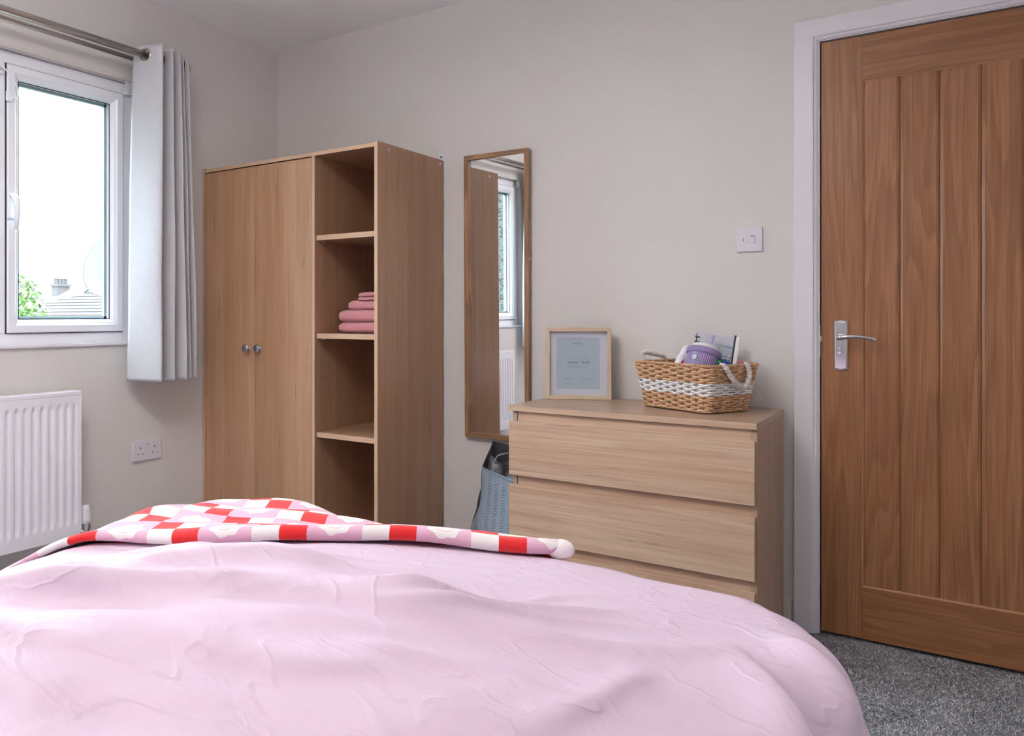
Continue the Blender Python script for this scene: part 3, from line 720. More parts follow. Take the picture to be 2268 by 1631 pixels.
# ------------------------------------------------------------------ wardrobe
def wardrobe():
    W, D, Ht = 1.042, 0.495, 1.767; t = 0.016; yb = -0.012
    e = empty('wardrobe', (W / 2, -D / 2, 0), 'tall oak effect wardrobe with two doors and open shelves in the corner', 'wardrobe')
    yf = -D
    def panel_x(name, x0, x1, z0, z1, y0=yf, y1=yb):      # upright panel: body + edge band
        p = box(name, x0, x1, y0 + 0.0015, y1, z0, z1, M['ward'], e, 0.0004)
        box('edge_band', x0, x1, y0, y0 + 0.0015, z0, z1, M['ward_edge'], p, 0.0004)
        return p
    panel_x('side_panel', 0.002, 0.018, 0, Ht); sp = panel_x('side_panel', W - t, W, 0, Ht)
    tp = box('top_panel', 0.018, W - t, yf + 0.0035, yb, Ht - t - 0.004, Ht - 0.004, M['ward_x'], e, 0.0004)
    box('edge_band', 0.018, W - t, yf + 0.002, yf + 0.0035, Ht - t - 0.004, Ht - 0.004, M['ward_edge_x'], tp, 0.0004)
    xd0, xd1 = 0.694, 0.709
    panel_x('divider', xd0, xd1, 0.07, Ht - t - 0.004)
    box('back_panel', 0.018, W - t, yb - 0.004, yb, 0.06, Ht - 0.02, M['ward'], e, 0)
    bp = box('bottom_panel', 0.018, W - t, yf + 0.004, yb - 0.004, 0.06, 0.076, M['ward_x'], e, 0.0004)
    box('plinth', 0.018, W - t, yf + 0.03, yf + 0.045, 0, 0.06, M['ward_x'], e, 0.0004)
    # shelves in the open bay; short of the divider at the front
    for z in (1.390, 0.976, 0.560):
        s = box('shelf', xd1 + 0.0018, W - t - 0.001, yf + 0.0125, yb - 0.005, z, z + 0.0215, M['ward_x'], e, 0.0006)
        box('edge_band', xd1 + 0.0018, W - t - 0.001, yf + 0.011, yf + 0.0125, z, z + 0.0215, M['ward_edge_x'], s, 0.0004)
        for xx in (xd1, W - t - 0.010): box('shelf_pin', xx, xx + 0.010, yf + 0.05, yf + 0.056, z - 0.007, z, M['zinc'], s, 0)
    for z in (1.30, 1.20, 0.90, 0.81, 0.50, 0.41):
        tube('pin_hole', [(xd1 - 0.001, yf + 0.053, z), (xd1 + 0.0006, yf + 0.053, z)], 0.0025, M['dark'], e, 10)
    # doors
    xm = 0.3525
    for a, b, kx in ((0.0195, xm - 0.0012, xm - 0.040), (xm + 0.0012, xd0 - 0.0015, xm + 0.030)):
        d = box('door', a, b, yf + 0.0005, yf + 0.0165, 0.075, Ht - t - 0.0095, M['ward_front_lit'], e, 0.0008)
        lathe('knob', [(0, 0.0245), (0.0155, 0.0240), (0.0178, 0.0222), (0.0185, 0.0195), (0.0175, 0.0165), (0.010, 0.014), (0.0065, 0.010), (0.0065, 0.002), (0.009, 0)], M['satin'], d, T(kx, yf, 0.926) @ RX(PI / 2), 32)
    # screw caps on the visible side panel and the safety bracket
    for y in (yf + 0.075, -0.035):
        lathe('screw_cap', [(0, 0.0008), (0.0045, 0.0008), (0.0052, 0)], M['zinc'], e, T(W, y, Ht - 0.018 - (0.004 if y < -0.2 else 0)) @ RY(PI / 2), 16)
    b = boxes('safety_bracket', [(W - 0.028, W - 0.002, -0.0025, -0.0005, Ht - 0.004, Ht + 0.036), (W - 0.028, W - 0.002, -0.045, -0.0005, Ht - 0.004, Ht - 0.002)], M['zinc'], e, 0.0003)
    lathe('screw', [(0, 0.003), (0.0035, 0.0025), (0.0045, 0)], M['dark'], b, T(W - 0.015, -0.0025, Ht + 0.018) @ RX(PI / 2), 12)
wardrobe()

# ------------------------------------------------------------------ towels on the middle shelf
def towel(x0, x1, y0, y1, z0, z1, label, seed, layers=1):
    """folded towel: rounded slab, fold at the front, soft lumps"""
    nu, nv = 72, 36
    a, b, c = (x1 - x0) / 2, (y1 - y0) / 2, (z1 - z0) / 2
    P = np.zeros((nu, nv, 3)); 
    th = np.linspace(0, 2 * PI, nu, endpoint=False); ph = np.linspace(-PI / 2, PI / 2, nv)
    sg = lambda v, p: np.sign(v) * np.abs(v) ** p
    for j, p in enumerate(ph):
        cr = sg(np.cos(p), 0.30); sz = sg(np.sin(p), 0.60)
        X = a * cr * sg(np.cos(th), 0.30); Y = b * cr * sg(np.sin(th), 0.30); Z = np.full(nu, c * sz)
        l = vnoise2(X * 28 + seed, Y * 28 + Z * 40, seed) * 0.006 + vnoise2(X * 90 + seed, Y * 90 + Z * 90 + 7, seed + 1) * 0.0018
        if layers > 1: # crease between the folded halves
            l = l - 0.0045 * np.exp(-((Z + 0.1 * c * np.sin(X * 30)) / (c * 0.13)) ** 2) * (cr > 0.6)
        nrm = np.stack([X / a ** 2, Y / b ** 2, Z / c ** 2], 1); nrm /= np.linalg.norm(nrm, axis=1)[:, None] + 1e-9
        Q = np.stack([X, Y, Z], 1) + nrm * l[:, None]
        Q[:, 2] = np.maximum(Q[:, 2], -c); P[:, j] = Q
    P += np.array([(x0 + x1) / 2, (y0 + y1) / 2, (z0 + z1) / 2])
    me = grid_mesh('towel', P, closed_u=True)
    bpy_o = link('folded_towel', me, M['towel'], None, origin=((x0 + x1) / 2, (y0 + y1) / 2, z0))
    tag(bpy_o, label, 'towel', 'pink towels stacked on the wardrobe shelf')
    # woven border band near the fold
    return bpy_o
zs = 0.9975
towel(0.752, 1.023, -0.42, -0.12, zs, zs + 0.050, 'dusty pink folded bath towel at the very bottom of the shelf stack', 1)
towel(0.756, 1.023, -0.42, -0.12, zs + 0.047, zs + 0.100, 'thick dusty pink folded bath towel, second from the bottom of the stack', 5)
towel(0.800, 1.023, -0.41, -0.14, zs + 0.097, zs + 0.139, 'dusty pink rolled hand towel in the middle of the stack', 9)
towel(0.850, 1.022, -0.40, -0.19, zs + 0.137, zs + 0.154, 'thin dusty pink face cloth, second from the top of the stack', 13)
towel(0.855, 1.022, -0.40, -0.20, zs + 0.152, zs + 0.173, 'dusty pink face cloth on top of the towel stack', 17)

# ------------------------------------------------------------------ chest of drawers
def chest():
    x0, x1 = 1.609, 2.433; yf = -0.464; Ht = 0.752
    e = empty('chest_of_drawers', ((x0 + x1) / 2, -0.24, 0), 'light oak effect chest of drawers with grip gaps under the wall switch', 'chest of drawers')
    tp = box('top_panel', x0, x1, yf, -0.018, Ht - 0.0195, Ht, M['chest_top'], e, 0.0008)
    box('edge_band', x0 + 0.0005, x1 - 0.0005, yf - 0.0012, yf + 0.0003, Ht - 0.0192, Ht - 0.0004, M['chest'], tp, 0.0003)
    zt = Ht - 0.0195
    box('side_panel', x0 + 0.012, x0 + 0.028, yf + 0.010, -0.020, 0, zt, M['chest_side'], e, 0.0006)
    box('side_panel', x1 - 0.017, x1 - 0.001, yf + 0.010, -0.020, 0, zt, M['chest_side'], e, 0.0006)
    box('back_panel', x0 + 0.028, x1 - 0.017, -0.026, -0.021, 0.02, zt, M['chest_side'], e, 0)
    box('plinth', x0 + 0.028, x1 - 0.017, yf + 0.03, yf + 0.045, 0, 0.035, M['chest'], e, 0.0005)
    pitch = 0.2255
    for k in range(3):
        z1 = 0.6975 - k * pitch; z0 = z1 - 0.1905
        d = box('drawer', x0 + 0.0045, x1 - 0.0045, yf - 0.008, yf + 0.007, z0, z1, M['chest'], e, 0.0010)
        box('drawer_rail', x0 + 0.0305, x1 - 0.0178, yf + 0.012, yf + 0.024, z1 - 0.02, z1 + 0.034, M['chest'], d, 0.0006)
        boxes('drawer_box', [(x0 + 0.04, x0 + 0.052, yf + 0.02, -0.05, z0 + 0.01, z1 - 0.05), (x1 - 0.045, x1 - 0.033, yf + 0.02, -0.05, z0 + 0.01, z1 - 0.05), (x0 + 0.04, x1 - 0.033, -0.06, -0.05, z0 + 0.01, z1 - 0.05), (x0 + 0.04, x1 - 0.033, yf + 0.02, -0.05, z0 + 0.006, z0 + 0.012)], M['chest_side'], d)
chest()
CT = 0.7525

# ------------------------------------------------------------------ picture frame
def picture():
    # base corners (1.628,-.200) -> (1.851,-.098) on the chest top
    ax, ay, bx, by = 1.628, -0.199, 1.852, -0.097
    ang = math.atan2(by - ay, bx - ax); w = math.hypot(bx - ax, by - ay); h = 0.276; dpt = 0.030
    tilt = math.radians(5.0)
    e = empty('picture_frame', (ax, ay, CT), 'pale ash photo frame with printed card standing on the chest', 'picture frame', rot=(-tilt, 0, ang))
    # local: x along base, y depth away (+), z up
    fw = 0.0155
    def mem(name, pts, mat):
        bm = bmesh.new(); A = [bm.verts.new((x, 0, z)) for x, z in pts]; B = [bm.verts.new((x, dpt, z)) for x, z in pts]; n = len(pts)
        bm.faces.new(A); bm.faces.new(B[::-1])
        for k in range(n): bm.faces.new((A[k], A[(k + 1) % n], B[(k + 1) % n], B[k]))
        bmesh.ops.bevel(bm, geom=list(bm.edges), offset=0.0008, segments=1, affect='EDGES')
        link(name, to_me(name, bm), mat, e, local=True)
    mem('frame_side', [(0, 0), (fw, fw), (fw, h - fw), (0, h)], M['pframe']); mem('frame_side', [(w, 0), (w - fw, fw), (w - fw, h - fw), (w, h)], M['pframe'])
    mem('frame_rail', [(0, 0), (w, 0), (w - fw, fw), (fw, fw)], M['pframe_x']); mem('frame_rail', [(0, h), (w, h), (w - fw, h - fw), (fw, h - fw)], M['pframe_x'])
    # mount with window aperture
    a, b, c, d = fw, w - fw, fw, h - fw; my = 0.0165; iw, ih = 0.026, 0.024
    boxes('mount', [(a, a + iw, my, my + 0.0015, c, d), (b - iw, b, my, my + 0.0015, c, d), (a + iw, b - iw, my, my + 0.0015, c, c + ih), (a + iw, b - iw, my, my + 0.0015, d - ih, d)], M['mat_board'], e, 0, local=True)
    pr = boxes('printed_card', [(a, b, my + 0.002, my + 0.003, c, d)], M['print'], e, 0, local=True)
    box('backing_board', 0.003, w - 0.003, 0.024, 0.027, 0.003, h - 0.003, M['black'], e, 0, local=True)
    def text(s, x, z, size, mat, shear=0.0, sp=1.0, ex=0.0):
        cu = bpy.data.curves.new('lettering', 'FONT'); cu.body = s; cu.size = size; cu.align_x = 'CENTER'; cu.align_y = 'CENTER'; cu.shear = shear; cu.space_character = sp; cu.offset = ex
        cu.resolution_u = 3
        tmp = bpy.data.objects.new('tmp', cu); COL.objects.link(tmp)
        dg = bpy.context.evaluated_depsgraph_get(); me = bpy.data.meshes.new_from_object(tmp.evaluated_get(dg)); bpy.data.objects.remove(tmp)
        me.transform(T(x, my + 0.0017, z) @ RX(PI / 2)); me.materials.clear()
        link('lettering', me, mat, pr, local=True)
    xc = w / 2 - 0.001
    text("LET'S CAPTURE", xc + 0.002, h * 0.572, 0.0088, M['ink_lt'], sp=1.35)
    text('every little', xc + 0.002, h * 0.517, 0.0165, M['ink'], shear=0.35, sp=1.15, ex=0.0002)
    text('MOMENT', xc, h * 0.452, 0.0150, M['ink_lt'], sp=1.35)
    # the other lines of the card cannot be read: rows of tiny strokes, one group per word, no letters
    def strokes(words, z, hgt, mat):
        bm = bmesh.new(); r = random.Random(int(z * 1e5))
        for p0, p1 in words:
            x = xc + (p0 - 1277) * 0.00168; x1 = xc + (p1 - 1277) * 0.00168
            while x < x1:
                hh = hgt * r.uniform(0.7, 1.0); ww = r.uniform(0.0004, 0.0008)
                bm_box(bm, x, x + ww, my + 0.0014, my + 0.0018, z - hgt / 2, z - hgt / 2 + hh); x += ww + r.uniform(0.0003, 0.0006)
        o = link('small_print', to_me('small_print', bm), mat, pr, local=True); o['kind'] = 'stuff'
    strokes([(1267, 1275), (1277, 1286)], h * 0.778, 0.0034, M['ink'])
    strokes([(1270, 1284)], h * 0.757, 0.0024, M['ink_lt']); strokes([(1274, 1280)], h * 0.735, 0.0016, M['ink_lt'])
    strokes([(1248, 1254), (1256, 1260), (1261, 1268)], h * 0.292, 0.0030, M['ink']); strokes([(1246.5, 1260), (1261, 1270)], h * 0.273, 0.0022, M['ink_lt'])
    strokes([(1284, 1291), (1293, 1300), (1302, 1309)], h * 0.292, 0.0030, M['ink']); strokes([(1285, 1290), (1291, 1301), (1302, 1310)], h * 0.273, 0.0022, M['ink_lt'])
    strokes([(1245, 1253), (1255, 1259), (1260, 1265), (1266, 1270), (1271, 1276), (1278, 1280), (1281, 1289), (1290, 1298), (1299, 1301), (1302, 1312)], h * 0.232, 0.0020, M['ink_lt'])
    boxes('glass_sheet', [(a, b, 0.0142, 0.0152, c, d)], M['clear'], e, 0, local=True)
    # strut at the back keeps it upright
    boxes('strut', [(w / 2 - 0.015, w / 2 + 0.015, -0.001, 0.001, 0, 0.19)], M['black'], e, 0, local=True, mtx=T(0, 0.050, 0.006) @ RX(math.radians(6)))
picture()

# ------------------------------------------------------------------ wicker basket
BC = Vector((2.176, -0.180, CT)); BU = Vector((0.899, -0.438, 0)); BV = Vector((0.438, 0.899, 0))
def bw(u, v, z): return BC + BU * u + BV * v + Vector((0, 0, z))
BH = 0.155
def basket_ring(t, off=0.0):
    """rounded rectangle at height fraction t (0 base, 1 rim): list of (point, normal, s)"""
    hu = 0.138 + 0.026 * t + off; hv = 0.103 + 0.018 * t + off; r = 0.022
    cu, cv = 0.003, 0.001
    pts = []
    segs = []
    for (sx, sy, a0) in ((1, -1, -PI / 2), (1, 1, 0), (-1, 1, PI / 2), (-1, -1, PI)):
        for k in range(6):
            a = a0 + PI / 2 * k / 5
            segs.append((cu + sx * (hu - r) + r * math.cos(a), cv + sy * (hv - r) + r * math.sin(a)))
    return segs
def resample(poly, n):
    P = np.array(poly + [poly[0]]); d = np.r_[0, np.cumsum(np.linalg.norm(np.diff(P, axis=0), axis=1))]
    s = np.linspace(0, d[-1], n, endpoint=False); return np.stack([np.interp(s, d, P[:, 0]), np.interp(s, d, P[:, 1])], 1)
def basket():
    e = empty('wicker_basket', tuple(BC), 'natural wicker basket with a white woven band and two cord handles on the chest', 'basket')
    NS = 34                      # upright stakes
    # uprights
    for k in range(NS):
        bm = bmesh.new(); pts = []
        for j in range(6):
            t = j / 5; q = resample(basket_ring(t), NS * 4)[k * 4]; pts.append(bw(q[0], q[1], 0.004 + t * BH))
        bm_tube(bm, pts, 0.0026, 6); link('stake', to_me('stake', bm), M['wick'], e, smooth=True)
    # weavers: rows of flat oval cane passing in and out of the stakes
    rows = 17
    for i in range(rows):
        t = (i + 0.5) / rows; zc = 0.008 + t * (BH - 0.012)
        white = 6 <= i <= 10
        for half in (0, 1):
            n = NS * 6; q = resample(basket_ring(t), n); c = q.mean(0)
            d = np.roll(q, -1, 0) - np.roll(q, 1, 0); nr = np.stack([d[:, 1], -d[:, 0]], 1); nr /= np.linalg.norm(nr, axis=1)[:, None]
            k = np.arange(n); ph = PI * (k / 6.0 + i + half)
            amp = 0.0045; off = np.cos(ph) * amp
            ww = (0.0034 + 0.0013 * np.abs(np.cos(ph))) if not white else np.full(n, 0.0034)
            wob = 0.0010 * np.sin(k * 0.31 + i * 2.1 + half) if not white else 0
            zz = zc + np.sin(ph) * 0.0016 * (1 if half else -1) + (0.0022 if half else -0.0022) * 0.9 + wob
            seg = 6; V = np.zeros((n, seg, 3))
            for s in range(seg):
                a = 2 * PI * s / seg
                ro = off + math.cos(a) * 0.0021
                px = q[:, 0] + nr[:, 0] * ro; py = q[:, 1] + nr[:, 1] * ro; pz = zz + math.sin(a) * ww
                V[:, s, 0] = BC.x + BU.x * px + BV.x * py; V[:, s, 1] = BC.y + BU.y * px + BV.y * py; V[:, s, 2] = BC.z + pz
            V = np.concatenate([V, V[:, :1]], 1)
            me = grid_mesh('weaver', V, closed_u=True)
            link('weaver', me, M['wick_w'] if white else M['wick'], e)
    # twisted rims, top and foot
    for t, z, r, ext in ((1.0, BH + 0.002, 0.0052, 0.002), (0.0, 0.0066, 0.0042, 0.002)):
        n = 320; q = resample(basket_ring(t, ext), n); bm = bmesh.new()
        for st in range(3):
            pts = []
            for k in range(n):
                a = k * 2 * PI / 9 * (n / n) + st * 2 * PI / 3
                a = 2 * PI * (k / 8.0) + st * 2 * PI / 3
                nx, ny = q[k] - q.mean(0); L = math.hypot(nx, ny); p = bw(q[k][0] + nx / L * r * 0.55 * math.cos(a), q[k][1] + ny / L * r * 0.55 * math.cos(a), z + r * 0.55 * math.sin(a)); pts.append(p)
            bm_tube(bm, pts, r * 0.52, 5, closed=True)
        link('braided_rim' if t else 'braided_foot', to_me('rim', bm), M['wick'], e, smooth=True)
    # base board
    bm = bmesh.new(); q = resample(basket_ring(0, -0.004), 60); A = [bm.verts.new(bw(x, y, 0.003)) for x, y in q]; B = [bm.verts.new(bw(x, y, 0.007)) for x, y in q]
    bm.faces.new(A[::-1]); bm.faces.new(B)
    for k in range(60): bm.faces.new((A[k], A[(k + 1) % 60], B[(k + 1) % 60], B[k]))
    link('basket_base', to_me('basket_base', bm), M['wick'], e)
    # cord handles wrapped with coils
    def handle(pts, nc):
        pts = [Vector(p) for p in pts]
        # densify with Catmull-Rom
        Q = [pts[0] * 2 - pts[1]] + pts + [pts[-1] * 2 - pts[-2]]; D = []
        for i in range(1, len(Q) - 2):
            for k in range(10):
                t = k / 10; a, b, c, d = Q[i - 1:i + 3]
                D.append(0.5 * (2 * b + (c - a) * t + (2 * a - 5 * b + 4 * c - d) * t * t + (3 * b - a - 3 * c + d) * t ** 3))
        D.append(pts[-1])
        h = None; bm = bmesh.new(); bm_tube(bm, D, 0.0062, 10); h = link('cord_handle', to_me('cord_handle', bm), M['rope'], e, smooth=True)
        L = [0]
        for a, b in zip(D, D[1:]): L.append(L[-1] + (b - a).length)
        bm = bmesh.new(); n = int(L[-1] / 0.0052)
        for i in range(1, n):
            s = L[-1] * i / n; j = max(k for k in range(len(L)) if L[k] <= s + 1e-9); j = min(j, len(D) - 2); p = D[j].lerp(D[j + 1], (s - L[j]) / max(1e-6, L[j + 1] - L[j])); d = (D[j + 1] - D[j]).normalized()
            a = d.orthogonal().normalized(); b2 = d.cross(a); r = 0.0066
            bm_tube(bm, [p + r * (math.cos(q) * a + math.sin(q) * b2) + d * 0.0012 * math.sin(q) for q in np.linspace(0, 2 * PI, 12, endpoint=False)], 0.0024, 5, closed=True)
        link('cord_wrap', to_me('cord_wrap', bm), M['rope'], h, smooth=True)
    hu = 0.167
    handle([bw(hu - 0.004, -0.062, BH - 0.004), bw(hu + 0.003, -0.064, BH + 0.006), bw(hu + 0.012, -0.060, BH - 0.002), bw(hu + 0.017, -0.042, BH - 0.030), bw(hu + 0.019, -0.010, BH - 0.060), bw(hu + 0.019, 0.022, BH - 0.070), bw(hu + 0.018, 0.042, BH - 0.050), bw(hu + 0.016, 0.050, BH - 0.020), bw(hu + 0.010, 0.046, BH + 0.004), bw(hu + 0.002, 0.042, BH + 0.004)], 40)
    handle([bw(-hu + 0.004, -0.058, BH - 0.004), bw(-hu - 0.004, -0.066, BH + 0.012), bw(-hu - 0.010, -0.062, BH + 0.028), bw(-hu - 0.012, -0.035, BH + 0.032), bw(-hu - 0.012, 0.0, BH + 0.026), bw(-hu - 0.010, 0.035, BH + 0.018), bw(-hu - 0.006, 0.052, BH + 0.006), bw(-hu + 0.004, 0.052, BH - 0.003)], 40)
    # loose white thread at the right-hand side
    tube('loose_thread', [bw(0.160, 0.085, 0.062), bw(0.172, 0.100, 0.045), bw(0.190, 0.105, 0.040), bw(0.176, 0.098, 0.075)], 0.0005, M['white_pl'], e, 5)
basket()

# ------------------------------------------------------------------ things in the basket
def in_basket():
    AZ = math.radians(35.2)                      # the things stand turned towards the bed
    RV = Vector((0.817, 0.576, 0)); FV = Vector((-0.576, 0.817, 0)); UV_ = Vector((0, 0, 1))
    def frame(right, up):
        z = up.normalized(); x = (right - z * right.dot(z)).normalized(); y = z.cross(x)
        return Matrix((x, y, z)).transposed().to_4x4()
    # lilac tumbler leaning back and to the right
    A = (UV_ + RV * 0.36 + FV * 0.24).normalized(); hb = 0.126; s = 1.09
    CAMP = Vector((2.9137, -2.9511, 1.0716)); back = lambda x, y, z, k=1.022: CAMP + (Vector((x, y, z)) - CAMP) * k   # set a measured point further along its sight line
    lidc = back(2.2295, -0.2525, 0.948); org = lidc - A * (hb + 0.004) * s
    c = empty('tumbler', tuple(org), 'lilac ribbed drinking tumbler with a straw tilted in the wicker basket', 'cup')
    mt = frame(RV, A) @ Matrix.Scale(s, 4)
    nu, nv = 300, 110; P = np.zeros((nu, nv, 3)); th = np.linspace(0, 2 * PI, nu, endpoint=False)
    for j in range(nv):
        t = j / (nv - 1); z = 0.004 + t * (hb - 0.004); r0 = 0.034 + 0.0145 * t
        arc = np.abs(((th + PI / 2 - 0.0 + PI / 3) % (2 * PI / 3)) - PI / 3) * r0
        zz = z - 0.090; dist = np.where(zz < 0, np.sqrt(arc ** 2 + zz ** 2), arc)
        rib = np.cos(dist * 2 * PI / 0.0062); rr = r0 + 0.0009 * rib * (dist < 0.034)
        P[:, j] = np.stack([rr * np.cos(th), rr * np.sin(th), np.full(nu, z)], 1)
    me = grid_mesh('tumbler_body', P, closed_u=True); me.transform(mt); link('tumbler_body', me, M['lilac'], c, local=True)
    lathe('base', [(0, 0.004), (0.032, 0.0042), (0.034, 0.006)], M['lilac'], c, mt, 40, local=True)
    bm = bmesh.new(); bm_lathe(bm, [(0.0475, hb - 0.008), (0.0505, hb - 0.008), (0.0520, hb - 0.005), (0.0520, hb + 0.008), (0.050, hb + 0.011), (0.046, hb + 0.011), (0.045, hb + 0.006), (0, hb + 0.006)], 72)
    for k in range(72):
        a = 2 * PI * k / 72; bm_tube(bm, [(0.052 * math.cos(a), 0.052 * math.sin(a), hb - 0.006), (0.052 * math.cos(a), 0.052 * math.sin(a), hb + 0.008)], 0.0011, 4)
    me = to_me('lid', bm); me.transform(mt); link('lid', me, M['lilac'], c, local=True)
    lathe('lid_dome', [(0.043, hb + 0.006), (0.042, hb + 0.020), (0.038, hb + 0.025), (0, hb + 0.025)], M['clearlid'], c, mt, 48, local=True)
    tube('straw', [(0.012, 0.004, 0.05), (0.012, 0.004, hb + 0.026), (0.014, 0.002, hb + 0.068)], 0.0040, M['straw'], c, 12, local=True, mtx=mt)
    a = math.radians(-90 - 48); r = 0.0462; n = Vector((math.cos(a), math.sin(a), -0.10)).normalized()
    sm = mt @ T(r * math.cos(a), r * math.sin(a), 0.098) @ n.to_track_quat('Z', 'Y').to_matrix().to_4x4()
    st = lathe('sticker', [(0, 0.0026), (0.0072, 0.0025), (0.0073, -0.001)], M['sticker'], c, sm, 24, local=True)
    for k in range(3):
        bm = bmesh.new(); bm_box(bm, -0.0035 + 0.0004 * k, 0.003, -0.0005, 0.0005, 0.0025, 0.0029); me = to_me('sticker_print', bm); me.transform(sm @ T(0, 0.0026 - 0.0026 * k, 0)); link('sticker_print', me, M['ink'], st, local=True)
    # white lotion bottle
    A2 = (UV_ + RV * 0.42 + FV * 0.05).normalized(); top = back(2.1700, -0.2230, 0.9700, 1.02); org = top - A2 * 0.185
    bt = empty('lotion_bottle', tuple(org), 'white lotion bottle with a magenta mark leaning behind the lilac tumbler', 'bottle')
    R = frame(RV, A2) @ Matrix.Diagonal((1, 0.6, 1, 1))
    lathe('bottle_body', [(0, 0), (0.022, 0.001), (0.024, 0.006), (0.023, 0.135), (0.020, 0.146), (0.017, 0.149)], M['white_pl'], bt, R, 36, local=True)
    lathe('bottle_cap', [(0.0175, 0.149), (0.0175, 0.164), (0.015, 0.176), (0.010, 0.183), (0, 0.185)], M['white_pl'], bt, R, 32, local=True)
    bm = bmesh.new(); vs = [bm.verts.new(p) for p in ((-0.002, -0.0245, 0.136), (-0.011, -0.0225, 0.108), (0.004, -0.0245, 0.108))]; bm.faces.new(vs)
    me = to_me('printed_mark', bm); me.transform(R); link('printed_mark', me, M['magenta'], bt, local=True)
    # spiral notebook
    ctop = back(2.2480, -0.1480, 1.0045, 1.012); ht = 0.225; A3 = (UV_ + RV * 0.13 + FV * 0.04).normalized(); org = ctop - A3 * ht
    nbk = empty('notebook', tuple(org), 'white spiral bound notebook standing upright at the back of the basket', 'notebook')
    Rn = frame(RV, A3)
    box('cover', -0.071, 0.071, -0.003, -0.001, 0, ht, M['paper'], nbk, 0.0005, local=True, mtx=Rn)
    box('pages', -0.069, 0.069, -0.001, 0.006, 0.002, ht - 0.001, M['white_pl'], nbk, 0.0005, local=True, mtx=Rn)
    box('back_cover', -0.071, 0.072, 0.006, 0.008, 0, ht, M['black'], nbk, 0.0005, local=True, mtx=Rn)
    for k in range(12):
        z = ht - 0.012 - k * 0.0165
        bm = bmesh.new()
        for dz in (0, -0.0035):
            bm_tube(bm, [Vector((-0.069 + 0.0085 * math.cos(q), 0.002 + 0.0080 * math.sin(q), z + dz + 0.001 * math.sin(q))) for q in np.linspace(0, 2 * PI, 14, endpoint=False)], 0.0011, 6, closed=True)
        me = to_me('binding_ring', bm); me.transform(Rn); link('binding_ring', me, M['black'], nbk, local=True)
    # slim wallet seen edge-on at the right of the notebook
    A4 = (UV_ + RV * 0.14 - FV * 0.02).normalized(); org = back(2.3140, -0.1560, 1.006, 0.996) - A4 * 0.21
    fo = empty('document_wallet', tuple(org), 'slim white wallet with a black edge standing beside the notebook', 'wallet')
    Rf = frame(Vector((-0.235, 0.972, 0)), A4)
    box('wallet_cover', -0.030, 0.026, 0.0042, 0.0095, 0, 0.2085, M['black'], fo, 0.002, local=True, mtx=Rf)
    box('wallet_body', -0.033, 0.030, -0.0085, 0.004, 0, 0.205, M['white_pl'], fo, 0.004, local=True, mtx=Rf)
    box('wallet_zip', -0.031, 0.010, 0.0038, 0.0048, 0.06, 0.200, M['sticker'], fo, 0, local=True, mtx=Rf)
    # clear pouch with miniature bottles
    A5 = (UV_ + RV * 0.20 + FV * 0.02).normalized(); org = back(2.2890, -0.2150, 0.9760, 1.014) - A5 * 0.17
    po = empty('clear_pouch', tuple(org), 'clear plastic pouch holding small white and blue bottles beside the tumbler', 'pouch')
    Rp = frame(RV, A5)
    box('pouch_film', -0.030, 0.028, -0.0095, 0.0095, 0, 0.170, M['clear'], po, 0.004, local=True, mtx=Rp)
    boxes('pouch_seam', [(-0.020, 0.028, -0.0105, -0.0097, 0.160, 0.1625), (-0.028, 0.028, -0.0105, -0.0097, 0.127, 0.129)], M['teal'], po, 0, local=True, mtx=Rp)
    for k, x in enumerate((-0.019, 0.000, 0.018)):
        q = Rp @ T(x, -0.001, 0.014)
        mb = lathe('mini_bottle', [(0, 0), (0.0082, 0.001), (0.0082, 0.107), (0.006, 0.112), (0.004, 0.113), (0.004, 0.121), (0, 0.122)], M['white_pl'], po, q, 20, local=True)
        lathe('mini_label', [(0.0085, 0.090), (0.0085, 0.106)], M['teal'], mb, q, 20, local=True)
    # green packet, blue card, pink pad, orange box
    A6 = (UV_ + RV * 0.05).normalized(); org = back(2.2880, -0.2600, 0.9260, 1.022) - UV_ * 0.15
    g = empty('green_packet', tuple(org), 'shiny dark green packet poking over the basket rim', 'packet'); Rg = frame(RV, UV_) @ Matrix(((1, 0, 0, 0), (0, 1, 0, 0), (-0.30, 0, 1, 0), (0, 0, 0, 1)))
    bm = bmesh.new(); bm_box(bm, -0.023, 0.020, -0.008, 0.008, 0, 0.150, 0.006); me = to_me('packet_body', bm); me.transform(Rg); link('packet_body', me, M['green'], g, local=True, smooth=True)
    lathe('packet_stud', [(0, 0.002), (0.003, 0.0015), (0.0035, 0)], M['chrome'], g, Rg @ T(-0.012, -0.008, 0.140) @ RX(PI / 2), 12, local=True)
    org = back(2.3110, -0.2660, 0.918, 1.026) - UV_ * 0.14
    bl = box('blue_card', -0.019, 0.019, -0.002, 0.002, 0, 0.142, M['blue'], None, 0.001, mtx=frame(RV, UV_) @ Matrix(((1, 0, 0, 0), (0, 1, 0, 0), (-0.30, 0, 1, 0), (0, 0, 0, 1))))
    bl.location = org; tag(bl, 'bright blue card slanting behind the front cord handle of the basket', 'card')
    org = back(2.3180, -0.1790, 0.9255, 1.002) - UV_ * 0.16
    pk = box('paper_pad', -0.026, 0.026, -0.004, 0.004, 0.05, 0.160, M['pinkpad'], None, 0.001, mtx=frame(RV, UV_))
    pk.location = org; tag(pk, 'pale pink paper pad at the right end of the basket', 'notepad')
    org = back(2.2660, -0.2700, 0.9190, 1.024) - UV_ * 0.14
    orr = box('orange_box', -0.010, 0.010, -0.005, 0.005, 0, 0.140, M['orange'], None, 0.001, mtx=frame(RV, UV_))
    orr.location = org; tag(orr, 'small orange box just showing between the tumbler and green packet', 'box')
in_basket()

